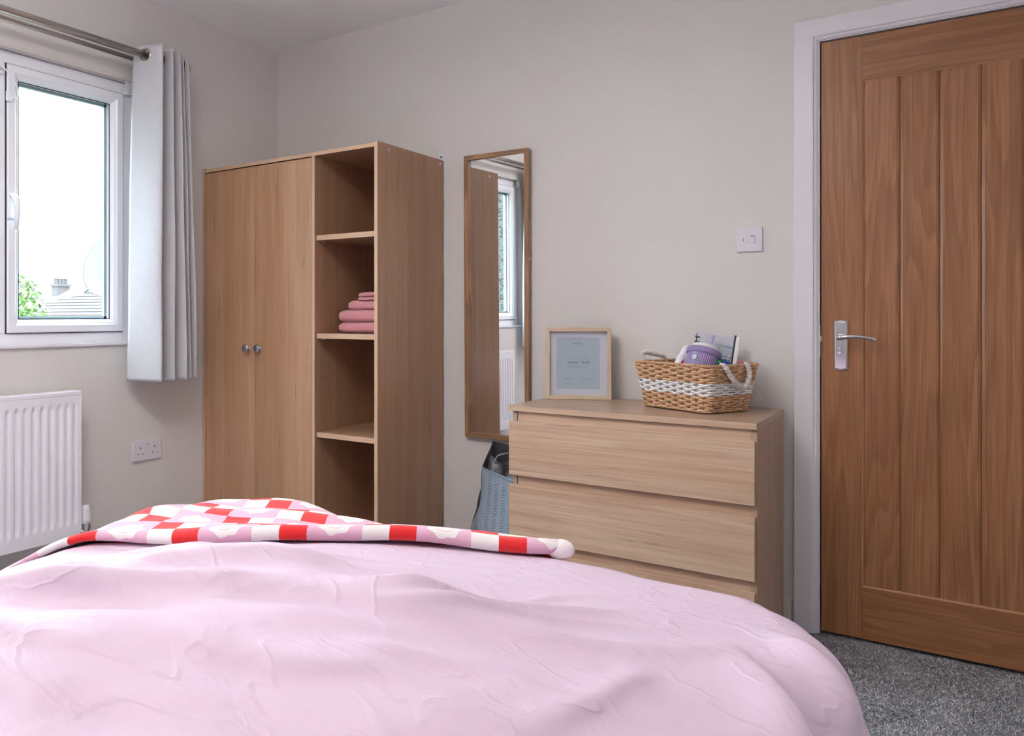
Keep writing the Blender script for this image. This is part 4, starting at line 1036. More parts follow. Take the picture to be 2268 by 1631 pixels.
# ------------------------------------------------------------------ quilted bag beside the chest
def bag():
    e = empty('tote_bag', (1.45, -0.18, 0), 'grey blue bag with herringbone quilting standing behind the chest of drawers', 'bag')
    # front panel, herringbone blocks embossed
    TL, TR, BL, BR = Vector((1.355, -0.205, 0.462)), Vector((1.595, -0.270, 0.425)), Vector((1.352, -0.285, 0.004)), Vector((1.598, -0.330, 0.004))
    nu, nv = 220, 330; u = np.linspace(0, 1, nu)[:, None]; v = np.linspace(0, 1, nv)[None, :]
    g = lambda a, b, c, d: np.stack([(1 - v) * ((1 - u) * a[i] + u * b[i]) + v * ((1 - u) * c[i] + u * d[i]) for i in range(3)], 2)
    P = g(TL, TR, BL, BR)
    X = u * 0.27 + 0 * v; Z = v * 0.46 + 0 * u
    # herringbone: rows of slanted bricks alternating direction by column
    cw = 0.0215; col = np.floor(X / cw); s = np.where(col % 2 == 0, 1.0, -1.0); fx = (X / cw) % 1
    zz = (Z + s * (fx - 0.5) * cw * 0.62) / 0.0108; fz = zz % 1
    edge = np.minimum(np.minimum(fz, 1 - fz) * 3.0, np.minimum(fx, 1 - fx) * 5.0); emb = np.clip(edge, 0, 1) ** 0.5
    pad = 0.006 * np.sin(PI * np.clip(u, 0, 1)) + 0.012 * vnoise2(X * 12 + 2, Z * 9, 4)
    margin = np.clip(v / 0.10, 0, 1) * np.clip(u / 0.12, 0, 1)
    P[:, :, 1] -= pad + 0.0048 * emb * margin
    P[:, :, 0] += 0.004 * vnoise2(Z * 14, X * 5, 8)
    me = grid_mesh('front_panel', P); link('front_panel', me, M['bag'], e)
    # left gusset folded inwards, standing out at the bottom
    A = [(1.355, -0.205, 0.462), (1.345, -0.150, 0.500), (1.332, -0.075, 0.548)]
    B = [(1.354, -0.232, 0.300), (1.335, -0.160, 0.300), (1.285, -0.080, 0.300)]
    C = [(1.353, -0.258, 0.160), (1.285, -0.180, 0.170), (1.232, -0.090, 0.190)]
    D = [(1.352, -0.285, 0.004), (1.205, -0.190, 0.004), (1.180, -0.080, 0.004)]
    G = np.zeros((40, 40, 3)); rows = [np.array(r) for r in (A, B, C, D)]
    for i in range(40):
        t = i / 39 * 3; k = min(int(t), 2); f = t - k; f = f * f * (3 - 2 * f); r = rows[k] * (1 - f) + rows[k + 1] * f
        for j in range(40):
            s_ = j / 39 * 2; m_ = min(int(s_), 1); q = s_ - m_; G[i, j] = r[m_] * (1 - q) + r[m_ + 1] * q
    G[:, :, 0] += 0.010 * vnoise2(G[:, :, 1] * 25, G[:, :, 2] * 14, 11)
    me = grid_mesh('gusset', G); link('gusset', me, M['bag_side'], e)
    # back panel and crumpled lining
    Pb = np.zeros((30, 30, 3))
    for i in range(30):
        for j in range(30):
            a = i / 29; b = j / 29; top = np.array((1.332 + 0.263 * a, -0.075 - 0.02 * a, 0.548 - 0.03 * a)); bot = np.array((1.180 + 0.41 * a, -0.080, 0.004)); Pb[i, j] = top * (1 - b) + bot * b
    Pb[:, :, 1] += 0.012 * vnoise2(Pb[:, :, 0] * 20, Pb[:, :, 2] * 16, 13)
    me = grid_mesh('back_panel', Pb); link('back_panel', me, M['bag_in'], e)
    L = np.zeros((50, 40, 3))
    for i in range(50):
        a = i / 49
        for j in range(40):
            b = j / 39
            L[i, j] = (1.365 + 0.225 * a, -0.19 - 0.05 * a + 0.10 * b, 0.42 + 0.085 * math.sin(b * PI * 1.1) - 0.03 * a)
    L[:, :, 2] += 0.075 * vnoise2(L[:, :, 0] * 22 + 5, L[:, :, 1] * 24, 17) ; L[:, :, 1] += 0.03 * vnoise2(L[:, :, 0] * 18, L[:, :, 2] * 18, 19)
    me = grid_mesh('lining', L); link('lining', me, M['bag_in'], e)['label'] = 'crumpled dark lining'
    tube('folded_flap', [(1.385, -0.185, 0.455), (1.392, -0.165, 0.490), (1.400, -0.160, 0.505), (1.425, -0.165, 0.515), (1.452, -0.17, 0.522)], 0.0035, M['bag_side'], e, 8)
    tube('top_binding', [tuple(TL + Vector((0, -0.002, 0))), (1.42, -0.232, 0.446), (1.50, -0.256, 0.434), tuple(TR)], 0.0028, M['bag_side'], e, 8)
bag()

# ------------------------------------------------------------------ bed
BX0, BX1, BY1, BY0 = 1.420, 2.800, -1.520, -3.560
ZT = 0.600; RE = 0.075
OVER = 0.36
def duvet_map(U, V):
    """planar cloth coordinates -> draped position. U,V in metres in room axes (top area equals room coords)"""
    rc = 0.16
    x0, x1, y0, y1 = BX0 + RE + rc, BX1 - RE - rc, BY0 + 0.02, BY1 - RE - rc
    cx = np.clip(U, x0, x1); cy = np.clip(V, y0, y1)
    dx, dy = U - cx, V - cy
    l = np.hypot(dx, dy); nx = np.where(l > 1e-9, dx / np.maximum(l, 1e-9), 0); ny = np.where(l > 1e-9, dy / np.maximum(l, 1e-9), 0)
    o = l - rc                                   # overhang past the start of the rolled edge
    arc = RE * PI / 2; flare = 0.22
    hor = np.where(o < 0, o, np.where(o < arc, RE * np.sin(np.clip(o, 0, arc) / RE), RE + (o - arc) * flare))
    drop = np.where(o < 0, 0, np.where(o < arc, RE * (1 - np.cos(np.clip(o, 0, arc) / RE)), RE + (o - arc) * math.sqrt(1 - flare ** 2)))
    # crown of the quilt
    s = np.clip((U - BX0) / (BX1 - BX0), 0, 1); t = np.clip((BY1 - V) / 0.9, 0, 1)
    t2 = np.clip((BY1 - V - 0.12) / 0.75, 0, 1); t2 = t2 * t2 * (3 - 2 * t2)
    crown = 0.040 * np.sin(PI * s) ** 0.8 * (0.20 + 0.80 * np.sin(PI / 2 * t)) + 0.060 * t2 * np.sin(PI * np.clip((s - 0.12) / 0.88, 0, 1) ** 0.85) ** 1.3
    sm_ = lambda q: np.clip(q, 0, 1) ** 2 * (3 - 2 * np.clip(q, 0, 1))
    crown = crown + 0.042 * t2 * (1 - sm_((s - 0.56) / 0.44)) * sm_((s - 0.14) / 0.34)      # loft gathers towards the window side
    side = np.clip(o / 0.18, 0, 1)
    # hanging folds on the sides and the corner
    ang = np.arctan2(dy, dx); k = (U + V) * 9 + ang * 5
    rip = side * (0.016 * np.sin(k * 2.1) + 0.012 * np.sin(k * 3.7 + 1))
    hor = hor + rip
    X = cx + nx * (rc + hor); Y = cy + ny * (rc + hor); Z = ZT + crown * (1 - side) - drop
    Z = np.where(o < -rc, ZT + crown, Z)
    return X, Y, Z
# ridges on the quilt, in room coordinates: (x,y)->(x,y), height, width, skew
RIDGES = [
    ((1.74, -2.66), (2.10, -2.36), 0.015, 0.030, 0.6), ((1.60, -2.50), (1.97, -2.30), 0.013, 0.035, 0.6),
    ((1.95, -2.30), (2.16, -2.05), 0.011, 0.030, 0.4), ((1.55, -2.33), (1.75, -2.22), 0.012, 0.035, 0.6),
    ((1.86, -2.72), (2.25, -2.45), 0.012, 0.045, 0.5), ((2.10, -2.33), (2.38, -2.08), 0.009, 0.032, 0.5),
    ((1.62, -2.24), (1.90, -2.03), 0.010, 0.030, 0.4), ((1.85, -2.12), (2.10, -1.90), 0.009, 0.026, 0.4),
    ((2.28, -2.12), (2.52, -1.80), 0.010, 0.014, 0.2), ((2.33, -2.13), (2.56, -1.84), 0.008, 0.012, 0.2),
    ((2.38, -1.88), (2.48, -1.70), 0.006, 0.010, 0.0), ((2.45, -2.06), (2.66, -1.84), 0.008, 0.020, 0.3),
    ((2.22, -2.42), (2.45, -2.30), 0.008, 0.025, 0.3), ((2.36, -2.30), (2.56, -2.16), 0.007, 0.022, 0.3),
    ((2.05, -2.60), (2.30, -2.58), 0.009, 0.030, 0.4), ((2.10, -1.86), (2.28, -1.72), 0.006, 0.018, 0.3),
    ((1.98, -2.48), (2.20, -2.26), 0.008, 0.022, 0.3), ((2.55, -2.25), (2.62, -1.98), 0.006, 0.020, 0.3),
    ((1.70, -2.08), (1.92, -1.90), 0.006, 0.016, 0.2), ((2.16, -2.20), (2.34, -2.06), 0.006, 0.016, 0.2),
]
def wrinkle(U, V):
    h = np.zeros_like(U)
    for (ax, ay), (bx, by), H0, w, sk in RIDGES:
        dx, dy = bx - ax, by - ay; L = math.hypot(dx, dy); dx /= L; dy /= L
        s = ((U - ax) * dx + (V - ay) * dy) / L; d = -(U - ax) * dy + (V - ay) * dx
        d = d + 0.03 * np.sin(s * 4 + ax * 20) * 0.5 + 0.012 * vnoise2(U * 8 + ax * 9, V * 8, 21)
        env = np.exp(-(np.clip(np.abs(s - 0.5) - 0.28, 0, 9) / 0.20) ** 2)
        wv = np.where(d > 0, w * (1 + sk), w * (1 - 0.55 * sk))
        h += 1.6 * H0 * env * np.exp(-(d / wv) ** 2)
    # diagonal drag lines, stretched noise along the picture's horizontal
    a = U * 0.817 + V * 0.576; b = -U * 0.576 + V * 0.817
    h += 0.022 * vnoise2(a * 2.6 + 5, b * 8.5 + 3, 31) + 0.016 * vnoise2(a * 5.5 + 1, b * 17, 32) + 0.003 * vnoise2(a * 14, b * 34, 33)
    h += 0.004 * vnoise2(U * 6, V * 6, 34)
    h = h * (0.30 + 0.70 * np.clip((-1.72 - V) / 0.30, 0, 1))
    # crisp folds where the quilt turns down at the near corner
    for (ax, ay), (bx, by), H0, w in (((2.68, -1.70), (3.04, -1.97), 0.032, 0.018), ((2.64, -1.80), (2.99, -2.16), 0.018, 0.028)):
        dx, dy = bx - ax, by - ay; L = math.hypot(dx, dy); dx /= L; dy /= L
        s = ((U - ax) * dx + (V - ay) * dy) / L; d = -(U - ax) * dy + (V - ay) * dx; d = d + 0.012 * np.sin(s * 5)
        env = np.clip(s / 0.35, 0, 1) * np.clip((1.25 - s) / 0.2, 0, 1)
        h = h + H0 * env * np.exp(-(d / np.where(d > 0, w * 0.6, w * 1.6)) ** 2)
    return h
def bed():
    e = empty('bed', ((BX0 + BX1) / 2, (BY0 + BY1) / 2, 0), 'double divan bed under the pale pink duvet', 'bed')
    box('divan_base', BX0 + 0.05, BX1 - 0.05, BY0 + 0.02, BY1 - 0.05, 0.06, 0.33, M['divan'], e, 0.01)
    box('mattress', BX0 + 0.045, BX1 - 0.045, BY0 + 0.02, BY1 - 0.045, 0.332, 0.555, M['ticking'], e, 0.03)
    for x in (BX0 + 0.12, BX1 - 0.12):
        for y in (BY0 + 0.14, BY1 - 0.14):
            lathe('leg', [(0.022, 0), (0.022, 0.06)], M['black'], e, T(x, y, 0), 14)
    box('headboard', BX0, BX1, BY0 - 0.06, BY0, 0.10, 1.05, M['divan'], e, 0.02)
bed()
def duvet():
    nu, nv = 470, 560
    u = np.linspace(BX0 - OVER + 0.02, BX1 + OVER - 0.02, nu); v = np.linspace(BY0 + 0.06, BY1 + OVER - 0.02, nv)
    U, V = np.meshgrid(u, v, indexing='ij')
    X, Y, Z = duvet_map(U, V)
    h = wrinkle(U, V); side = np.clip((ZT - Z) / 0.06, 0, 1)
    # displaced along the smooth normal
    P = np.stack([X, Y, Z], 2); du = np.gradient(P, axis=0); dv = np.gradient(P, axis=1); n = np.cross(du, dv); n /= np.linalg.norm(n, axis=2)[:, :, None] + 1e-12
    P = P + n * (h * (1 - 0.5 * side))[:, :, None]
    me = grid_mesh('duvet', P)
    o = link('duvet', me, M['duvet'], None, origin=((BX0 + BX1) / 2, (BY0 + BY1) / 2, ZT))
    tag(o, 'pale pink creased duvet spread over the bed', 'duvet')
    md = o.modifiers.new('thick', 'SOLIDIFY'); md.thickness = 0.006; md.offset = -1
    # pillows at the head
    return o
duvet()
# ------------------------------------------------------------------ checked throw
def throwmat():
    m, nt, b = new_mat('red_pink_white_checked_fleece')
    t = nt.nodes.new('ShaderNodeTexCoord'); s = nt.nodes.new('ShaderNodeSeparateXYZ')
    # slightly fuzzy borders
    nz = nt.nodes.new('ShaderNodeTexNoise'); nz.inputs['Scale'].default_value = 14; nz.inputs['Detail'].default_value = 3; nt.links.new(t.outputs['UV'], nz.inputs['Vector'])
    sub = nt.nodes.new('ShaderNodeVectorMath'); sub.operation = 'SUBTRACT'; nt.links.new(nz.outputs['Color'], sub.inputs[0]); sub.inputs[1].default_value = (0.5, 0.5, 0.5)
    scl = nt.nodes.new('ShaderNodeVectorMath'); scl.operation = 'SCALE'; nt.links.new(sub.outputs[0], scl.inputs[0]); scl.inputs['Scale'].default_value = 0.06
    add = nt.nodes.new('ShaderNodeVectorMath'); add.operation = 'ADD'; nt.links.new(t.outputs['UV'], add.inputs[0]); nt.links.new(scl.outputs[0], add.inputs[1])
    nt.links.new(add.outputs[0], s.inputs[0]); u, v = s.outputs[0], s.outputs[1]
    fl = lambda x: math_n(nt, 'FLOOR', x)
    I, J = fl(math_n(nt, 'DIVIDE', u, 2.0)), fl(math_n(nt, 'DIVIDE', v, 2.0))
    block = math_n(nt, 'FLOORED_MODULO', math_n(nt, 'ADD', I, J), 2.0)         # 0 -> checks, 1 -> flower
    chk = math_n(nt, 'FLOORED_MODULO', math_n(nt, 'ADD', fl(u), fl(v)), 2.0)     # 1 -> red
    lu = math_n(nt, 'SUBTRACT', math_n(nt, 'FLOORED_MODULO', u, 2.0), 1.0); lv = math_n(nt, 'SUBTRACT', math_n(nt, 'FLOORED_MODULO', v, 2.0), 1.0)
    r = math_n(nt, 'SQRT', math_n(nt, 'ADD', math_n(nt, 'MULTIPLY', lu, lu), math_n(nt, 'MULTIPLY', lv, lv)))
    th = math_n(nt, 'ARCTAN2', lv, lu)
    pet = math_n(nt, 'ADD', 0.64, math_n(nt, 'MULTIPLY', 0.045, math_n(nt, 'COSINE', math_n(nt, 'MULTIPLY', th, 7.0))))
    flower = math_n(nt, 'LESS_THAN', r, pet)
    ring = math_n(nt, 'LESS_THAN', math_n(nt, 'ABSOLUTE', math_n(nt, 'SUBTRACT', r, 0.36)), 0.022)
    white = (0.86, 0.82, 0.80); pink = (0.76, 0.45, 0.58); red = (0.78, 0.010, 0.012)
    c1 = mixc(nt, chk, white, red)
    c2 = mixc(nt, flower, pink, white); c2 = mixc(nt, math_n(nt, 'MULTIPLY', ring, flower), c2, (0.84, 0.55, 0.60))
    nt.links.new(mixc(nt, block, c1, c2), b.inputs['Base Color'])
    b.inputs['Roughness'].default_value = 0.85; b.inputs['Sheen Weight'].default_value = 0.25; b.inputs['Sheen Roughness'].default_value = 0.5
    v2 = objcoord(nt, rand=False); bump(nt, b, noise(nt, v2, 260, 4, 0.7), 0.9, 0.003)
    return m
def throw():
    unit = 0.0533
    # near edge of the throw, left to right, on the quilt
    E = np.array([(1.30, -2.40), (1.36, -2.28), (1.437, -2.165), (1.48, -2.05), (1.575, -1.990), (1.650, -1.960), (1.780, -1.890), (1.905, -1.800), (2.000, -1.722), (2.115, -1.662), (2.185, -1.632), (2.262, -1.602), (2.292, -1.586), (2.306, -1.574)])
    d = np.r_[0, np.cumsum(np.linalg.norm(np.diff(E, axis=0), axis=1))]
    ns = 360; s = np.linspace(0, d[-1], ns); ex = np.interp(s, d, E[:, 0]); ey = np.interp(s, d, E[:, 1])
    k = np.ones(21) / 21
    exs = np.convolve(np.pad(ex, 10, 'edge'), k, 'valid'); eys = np.convolve(np.pad(ey, 10, 'edge'), k, 'valid')
    s_ref = np.interp(1.650, E[:, 0], d) - 0.050                  # a red cell starts here
    away = np.array((-0.50, 0.866))
    # cross-section: under layer -> rounded hem -> top layer
    rr = 0.0145
    tt, off, arc = [], [], []
    for q in np.linspace(0.055, 0.0, 6): tt.append(q); off.append(0.006); arc.append(-q - rr * PI * 0.5)
    for a in np.linspace(-PI / 2, PI / 2, 12)[1:-1]: tt.append(-rr * math.cos(a)); off.append(0.006 + rr + rr * math.sin(a)); arc.append((a) * rr)
    top = np.concatenate([np.linspace(0, 0.10, 16), np.linspace(0.11, 0.95, 120)])
    for q in top: tt.append(q); off.append(None); arc.append(q + rr * PI / 2)
    tt = np.array(tt); nt_ = len(tt)
    U = exs[:, None] + away[0] * tt[None]; V = eys[:, None] + away[1] * tt[None]
    S = np.broadcast_to(s[:, None], U.shape)
    # position on the draped quilt
    def base(U, V):
        X, Y, Z = duvet_map(U, V); return np.stack([X, Y, Z], 2)
    P = base(U, V); ee = 0.002; Pu = base(U + ee, V) - P; Pv = base(U, V + ee) - P; n = np.cross(Pu, Pv); n /= np.linalg.norm(n, axis=2)[:, :, None] + 1e-12
    n[n[:, :, 2] < -0.2] *= -1
    h = wrinkle(U, V)
    O = np.zeros_like(U)
    for j in range(nt_):
        if off[j] is None:
            q = tt[j]; body = 0.006 + 2 * rr * (0.45 + 0.55 * math.exp(-(q / 0.09) ** 2))
            O[:, j] = body
        else: O[:, j] = off[j]
    lump = 0.016 * vnoise2(U * 7 + 4, V * 7, 41) + 0.010 * vnoise2(U * 15 + 4, V * 15, 42) + 0.003 * vnoise2(U * 50, V * 50, 43)
    ramp_ = np.clip(tt / 0.12, 0, 1)[None]
    # terraces: soft steps that run with the near edge
    a = U * 0.817 + V * 0.576; b_ = -U * 0.576 + V * 0.817
    step = 0.004 * np.sin(b_ * 42 + 3 * vnoise2(a * 4, b_ * 4, 44)) * ramp_
    sm = lambda q: np.clip(q, 0, 1) ** 2 * (3 - 2 * np.clip(q, 0, 1))
    mound = 0.004 * sm((tt[None] - 0.0) / 0.20) * sm((s[:, None] - 0.30) / 0.30) * sm((np.interp(2.15, E[:, 0], d) - s[:, None]) / 0.25)
    O = O + h + (lump * 0.3 * ramp_ + step + mound) - 0.026 * sm((tt[None] - 0.02) / 0.15) * sm((s[:, None] - np.interp(1.75, E[:, 0], d)) / 0.30)
    # thinner hem towards the left-hand end
    ks = 0.50 + 0.50 * sm((s - 0.25) / 0.45)
    O = h + (O - h) * np.where(tt[None] < 0.02, ks[:, None], ks[:, None] + (1 - ks[:, None]) * sm((tt[None] - 0.02) / 0.12))
    O = O + 0.026 * sm(tt[None] / 0.14) * sm((s[:, None] - 0.05) / 0.2) * (1 - sm((s[:, None] - 0.42) / 0.25))
    O = np.maximum(O, h + 0.004)
    P = P + n * O[:, :, None]
    # keep the hem from floating: small scallops along the edge
    P[:, :, 2] += (0.003 * np.sin(s * 19))[:, None] * np.exp(-np.clip(tt, 0, 9) / 0.05)[None]
    arc = np.array(arc)
    uv = np.stack([(S - s_ref) / unit * 1.0, np.broadcast_to(((arc + 0.021) / unit)[None], U.shape)], 2)
    me = grid_mesh('throw', P, uv=uv)
    o = link('throw_blanket', me, throwmat(), None, origin=(1.8, -1.7, ZT))
    tag(o, 'fleece throw with red, white and pink flower checks across the foot of the bed', 'blanket')
    # rolled corner at the right-hand end
    lx, ly = exs[-1], eys[-1]; z = duvet_map(np.array([lx]), np.array([ly]))[2][0] + 0.020
    bm = bmesh.new(); bmesh.ops.create_icosphere(bm, subdivisions=3, radius=1.0)
    me2 = to_me('rolled_corner', bm); me2.transform(T(lx + 0.004, ly + 0.006, z) @ RZ(0.5) @ Matrix.Diagonal((0.026, 0.018, 0.019, 1)))
    me2.transform(Matrix.Translation((-1.8, 1.7, -ZT)))
    c = link('rolled_corner', me2, M['fleece'], o, local=True, smooth=True)
    return o
M['fleece'] = plain('white_fleece', (0.84, 0.78, 0.78), 0.9, bmp=0.9, bscale=260, sheen=0.3)
throw()

# ------------------------------------------------------------------ ceiling lamp (added out of frame as fill light for the room)
def fill_lamp():
    x, y = 1.55, -2.45
    e = empty('added_uplighter', (x, y, H), 'added white bowl uplighter out of view, fill light over the bed', 'fill_lamp')
    lathe('ceiling_rose', [(0, -0.03), (0.03, -0.028), (0.045, 0)], M['white_pl'], e, T(x, y, H), 24)
    for k in range(3):
        a = k * 2 * PI / 3; tube('chain', [(x, y, H - 0.03), (x + 0.20 * math.cos(a), y + 0.20 * math.sin(a), 2.10)], 0.003, M['zinc'], e, 6)
    lathe('bowl', [(0, 2.02), (0.10, 2.03), (0.17, 2.06), (0.21, 2.11), (0.205, 2.11), (0.165, 2.067), (0.10, 2.037), (0, 2.027)], M['white_pl'], e, T(x, y, 0), 40)
fill_lamp()

# ------------------------------------------------------------------ outside the window
def outside():
    roofm, nt, b = new_mat('slate_roof'); v = objcoord(nt, rand=False); n = noise(nt, v, 3, 4)
    nt.links.new(mixc(nt, n, (0.030, 0.034, 0.038), (0.045, 0.050, 0.056)), b.inputs['Base Color']); b.inputs['Roughness'].default_value = 0.7
    M['roof'] = roofm
    M['roof_pale'] = plain('pale_roof', (0.30, 0.30, 0.31), 0.7, var=0.2)  # pale grey roof colour, also on ridge tiles and vent pipe
    M['brick'] = plain('grey_brown_brick', (0.048, 0.040, 0.042), 0.8, var=0.3)
    M['render'] = plain('pale_house_render', (0.4, 0.4, 0.4), 0.8)
    leaf, nt, b = new_mat('bright_leaves'); v = objcoord(nt, rand=False); n = noise(nt, v, 5, 2)
    nt.links.new(mixc(nt, n, (0.045, 0.085, 0.02), (0.12, 0.20, 0.05)), b.inputs['Base Color']); M['leaf'] = leaf
    M['leaf2'] = plain('grey_green_leaves', (0.028, 0.036, 0.034), 0.7, var=0.3)
    G = -2.9
    o = struct(box('ground', -70, -0.3, -30, 60, G - 0.1, G, plain('garden_grass', (0.05, 0.07, 0.03), 0.9, var=0.3), bev=0))
    # far house with pale hipped roof and a chimney
    def roof_prism(name, pts, mat, par):
        bm = bmesh.new(); vs = [bm.verts.new(p) for p in pts[0]]; 
        for f in pts[1]: bm.faces.new([vs[i] for i in f])
        return link(name, to_me(name, bm), mat, par)
    # near roof (grey tiles) : eave at z~1.05, ridge end ~ (-14, 8.0, 1.55)
    e = empty('neighbour_house', (-14, 8.6, G), 'neighbouring house with grey tiled hipped roof seen through the window', 'house')
    box('wall', -17.5, -12.0, 7.2, 14.5, G, 0.92, M['render'], e, 0)
    A = (-12.0, 6.9, 0.93); B = (-12.0, 14.8, 0.93); Cc = (-17.8, 14.8, 0.93); D = (-17.8, 6.9, 0.93); R1 = (-14.4, 9.1, 1.86); R2 = (-14.6, 12.6, 1.86)
    roof_prism('roof', ([A, B, Cc, D, R1, R2], [(0, 1, 5, 4), (1, 2, 5), (2, 3, 4, 5), (3, 0, 4), (0, 3, 2, 1)]), M['roof'], e)
    # tile courses on the two visible slopes
    bm = bmesh.new()
    for k in range(1, 12):
        f = k / 12.0
        L_ = lambda p, q: tuple(p[i] + (q[i] - p[i]) * f for i in range(3))
        for (p0, p1, q0, q1) in ((A, R1, B, R2), (A, R1, D, R1)):
            a_, b_ = L_(p0, p1), L_(q0, q1); bm_tube(bm, [(a_[0], a_[1], a_[2] + 0.012), (b_[0], b_[1], b_[2] + 0.012)], 0.016, 4)
    link('tile_course', to_me('tile_course', bm), M['brick'], e)
    tube('ridge_tile', [A, R1], 0.05, M['roof_pale'], e, 8); tube('ridge_tile', [R1, R2], 0.05, M['roof_pale'], e, 8); tube('vent_pipe', [(-12.6, 8.1, 1.1), (-12.6, 8.1, 1.45)], 0.04, M['roof_pale'], e, 8)
    e2 = empty('distant_house', (-25, 14, G), 'distant house with a pale roof and a row of chimney pots seen through the window', 'house')
    box('wall', -29, -23.5, 12.6, 19, G, 0.9, M['render'], e2, 0)
    A = (-23.0, 11.9, 0.7); B = (-23.0, 19, 0.7); Cc = (-29, 19, 0.7); D = (-29, 11.9, 0.7); R1 = (-25.5, 14.6, 2.22); R2 = (-25.5, 17.5, 2.22)
    roof_prism('roof', ([A, B, Cc, D, R1, R2], [(0, 1, 5, 4), (1, 2, 5), (2, 3, 4, 5), (3, 0, 4), (0, 3, 2, 1)]), M['roof_pale'], e2)
    ch = boxes('chimney', [(-25.9, -25.5, 13.90, 14.42, 1.3, 2.28), (-25.95, -25.45, 13.86, 14.46, 2.22, 2.31)], M['brick'], e2)
    for k in range(4): lathe('chimney_pot', [(0.085, 0), (0.07, 0.20), (0.085, 0.22)], M['brick'], ch, T(-25.7, 13.95 + k * 0.14, 2.30), 12)
    e3 = empty('far_house', (-25, 12, G), 'far dark roof with a small chimney behind the leafy tree', 'house')
    roof_prism('roof', ([(-33, 16.4, -1), (-33, 18.8, -1), (-33, 17.3, 2.2), (-39, 16.4, -1), (-39, 18.8, -1), (-39, 17.3, 2.2)], [(0, 1, 2), (3, 5, 4), (0, 2, 5, 3), (1, 4, 5, 2), (0, 3, 4, 1)]), M['roof'], e3)
    box('chimney', -34, -33.5, 17.0, 17.5, 1.6, 2.6, M['brick'], e3, 0)
    # trees: trunk and leaf clusters (leaves as small quads)
    def tree(name, label, cx, cy, cz, rad, n, mat, size, seed, trunk=True):
        r = np.random.default_rng(seed); e = empty(name, (cx, cy, G), label, 'tree')
        if trunk: tube('trunk', [(cx, cy, G), (cx + 0.1, cy, (G + cz) / 2), (cx, cy + 0.1, cz)], [0.14, 0.1, 0.05], M['brick'], e, 8)
        p = r.normal(size=(n, 3)); p /= np.linalg.norm(p, axis=1)[:, None]; p *= (r.random(n) ** 0.45)[:, None] * np.array(rad); p += np.array((cx, cy, cz))
        cl = 1 + 0.0 * p[:, 0]
        a = r.normal(size=(n, 3)); a /= np.linalg.norm(a, axis=1)[:, None]; b = np.cross(a, r.normal(size=(n, 3))); b /= np.linalg.norm(b, axis=1)[:, None]
        sz = size * r.uniform(0.6, 1.3, n)[:, None]
        Vv = np.stack([p - a * sz, p + b * sz * 0.5, p + a * sz, p - b * sz * 0.5], 1).reshape(-1, 3)
        me = bpy.data.meshes.new('foliage'); me.vertices.add(n * 4); me.vertices.foreach_set('co', Vv.ravel().astype(np.float32)); me.loops.add(n * 4); me.loops.foreach_set('vertex_index', np.arange(n * 4, dtype=np.int32)); me.polygons.add(n); me.polygons.foreach_set('loop_start', np.arange(0, n * 4, 4, dtype=np.int32)); me.update(calc_edges=True)
        f = link('foliage', me, mat, e); f['kind'] = 'stuff'
    tree('leafy_tree', 'bright green leafy tree at the lower left of the window view', -9.0, 3.30, 0.85, (0.7, 0.58, 0.95), 2600, M['leaf'], 0.055, 3)
    tree('leafy_tree', 'low green branches in front of the pale roof, right of the leafy tree', -9.2, 3.85, 0.62, (0.6, 0.62, 0.50), 900, M['leaf'], 0.05, 4)
    tree('distant_tree', 'small distant tree beside the row of chimney pots', -30, 18.3, 1.9, (0.8, 0.7, 0.75), 900, M['leaf'], 0.12, 5)
    tree('distant_tree', 'grey green tree behind the satellite dish at the right of the window view', -19.2, 12.4, 1.75, (0.9, 1.2, 1.1), 3500, M['leaf2'], 0.09, 6)
    # pale satellite dish fixed to the wall outside
    e5 = empty('satellite_dish', (-0.60, -0.62, 1.31), 'pale satellite dish outside the right edge of the window', 'satellite dish')
    R = 0.155; cy, cz = -0.578, 1.325
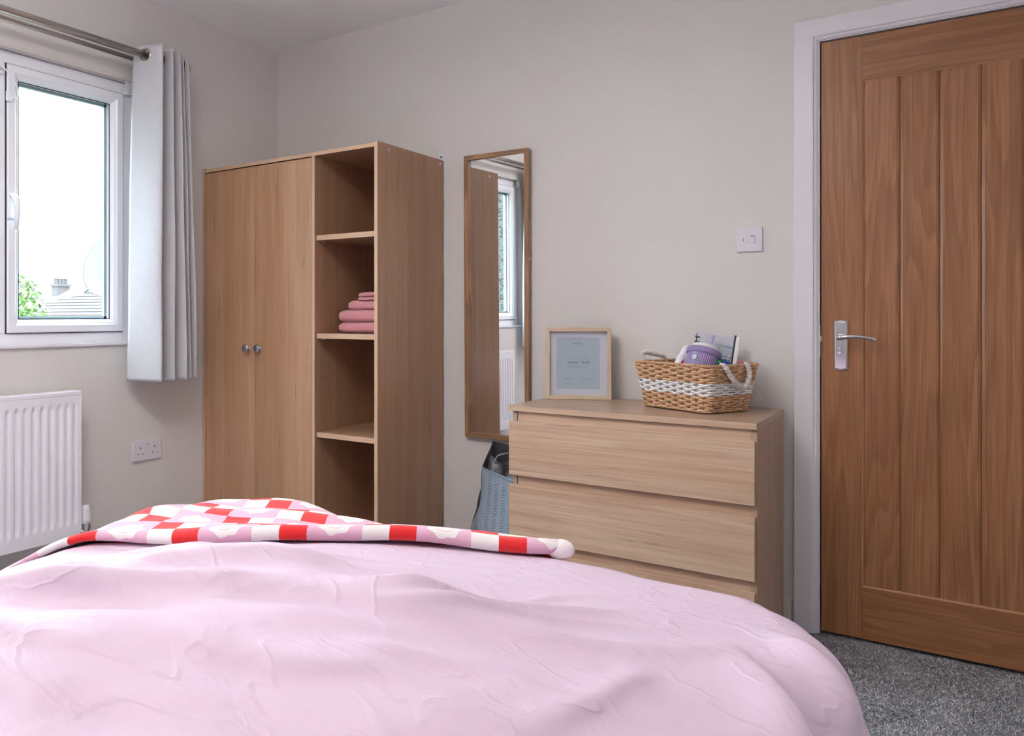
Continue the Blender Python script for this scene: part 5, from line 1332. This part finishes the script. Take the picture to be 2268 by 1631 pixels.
    rr_ = np.linspace(0.001, R, 16)[:, None]; tt_ = np.linspace(0, 2 * PI, 61)[None, :]
    yy_, zz_ = rr_ * np.cos(tt_), rr_ * np.sin(tt_)
    dm, nt, b = new_mat('pale_dish_paint'); v = objcoord(nt, rand=False); wv = nt.nodes.new('ShaderNodeTexWave'); wv.inputs['Scale'].default_value = 22; wv.bands_direction = 'Z'; nt.links.new(v, wv.inputs['Vector'])
    nt.links.new(mixc(nt, wv.outputs[0], (0.22, 0.225, 0.23), (0.18, 0.19, 0.205)), b.inputs['Base Color']); b.inputs['Roughness'].default_value = 0.9; b.inputs['Specular IOR Level'].default_value = 0.0
    me = grid_mesh('dish_bowl', np.stack([-0.60 - 0.05 * (1 - (rr_ / R) ** 2) + 0 * tt_, cy + yy_, cz + zz_ + yy_ * 0.25], 2))
    db = link('dish_bowl', me, dm, e5, smooth=True); db.modifiers.new('thick', 'SOLIDIFY').thickness = 0.002
    tube('dish_rim', [(-0.60, cy + R * math.cos(a), cz + R * math.sin(a) + R * math.cos(a) * 0.25) for a in np.linspace(0, 2 * PI, 60, endpoint=False)], 0.0016, plain('grey_rim', (0.08, 0.08, 0.09), 0.8), e5, 8, closed=True)
    tube('mount_arm', [(-0.63, cy, cz), (-0.60, cy + 0.12, cz - 0.2), (-0.12, cy + 0.16, cz - 0.28)], 0.012, M['zinc'], e5, 8)
    # pebble-dashed wing wall of the house, seen in the mirror through the far casement
    pd, nt, b = new_mat('pebbledash'); v = objcoord(nt, rand=False)
    vo = nt.nodes.new('ShaderNodeTexVoronoi'); vo.inputs['Scale'].default_value = 55; nt.links.new(v, vo.inputs['Vector'])
    nt.links.new(mixc(nt, ramp(nt, noise(nt, v, 34, 3, 0.6), 0.50, 0.60), (0.050, 0.050, 0.051), (0.010, 0.008, 0.007)), b.inputs['Base Color'])
    bump(nt, b, vo.outputs['Distance'], 1.0, 0.01); b.inputs['Roughness'].default_value = 0.9
    struct(box('wall_outside', -4.2, -0.125, -5.2, -4.1, G, 4.5, pd, bev=0))
outside()
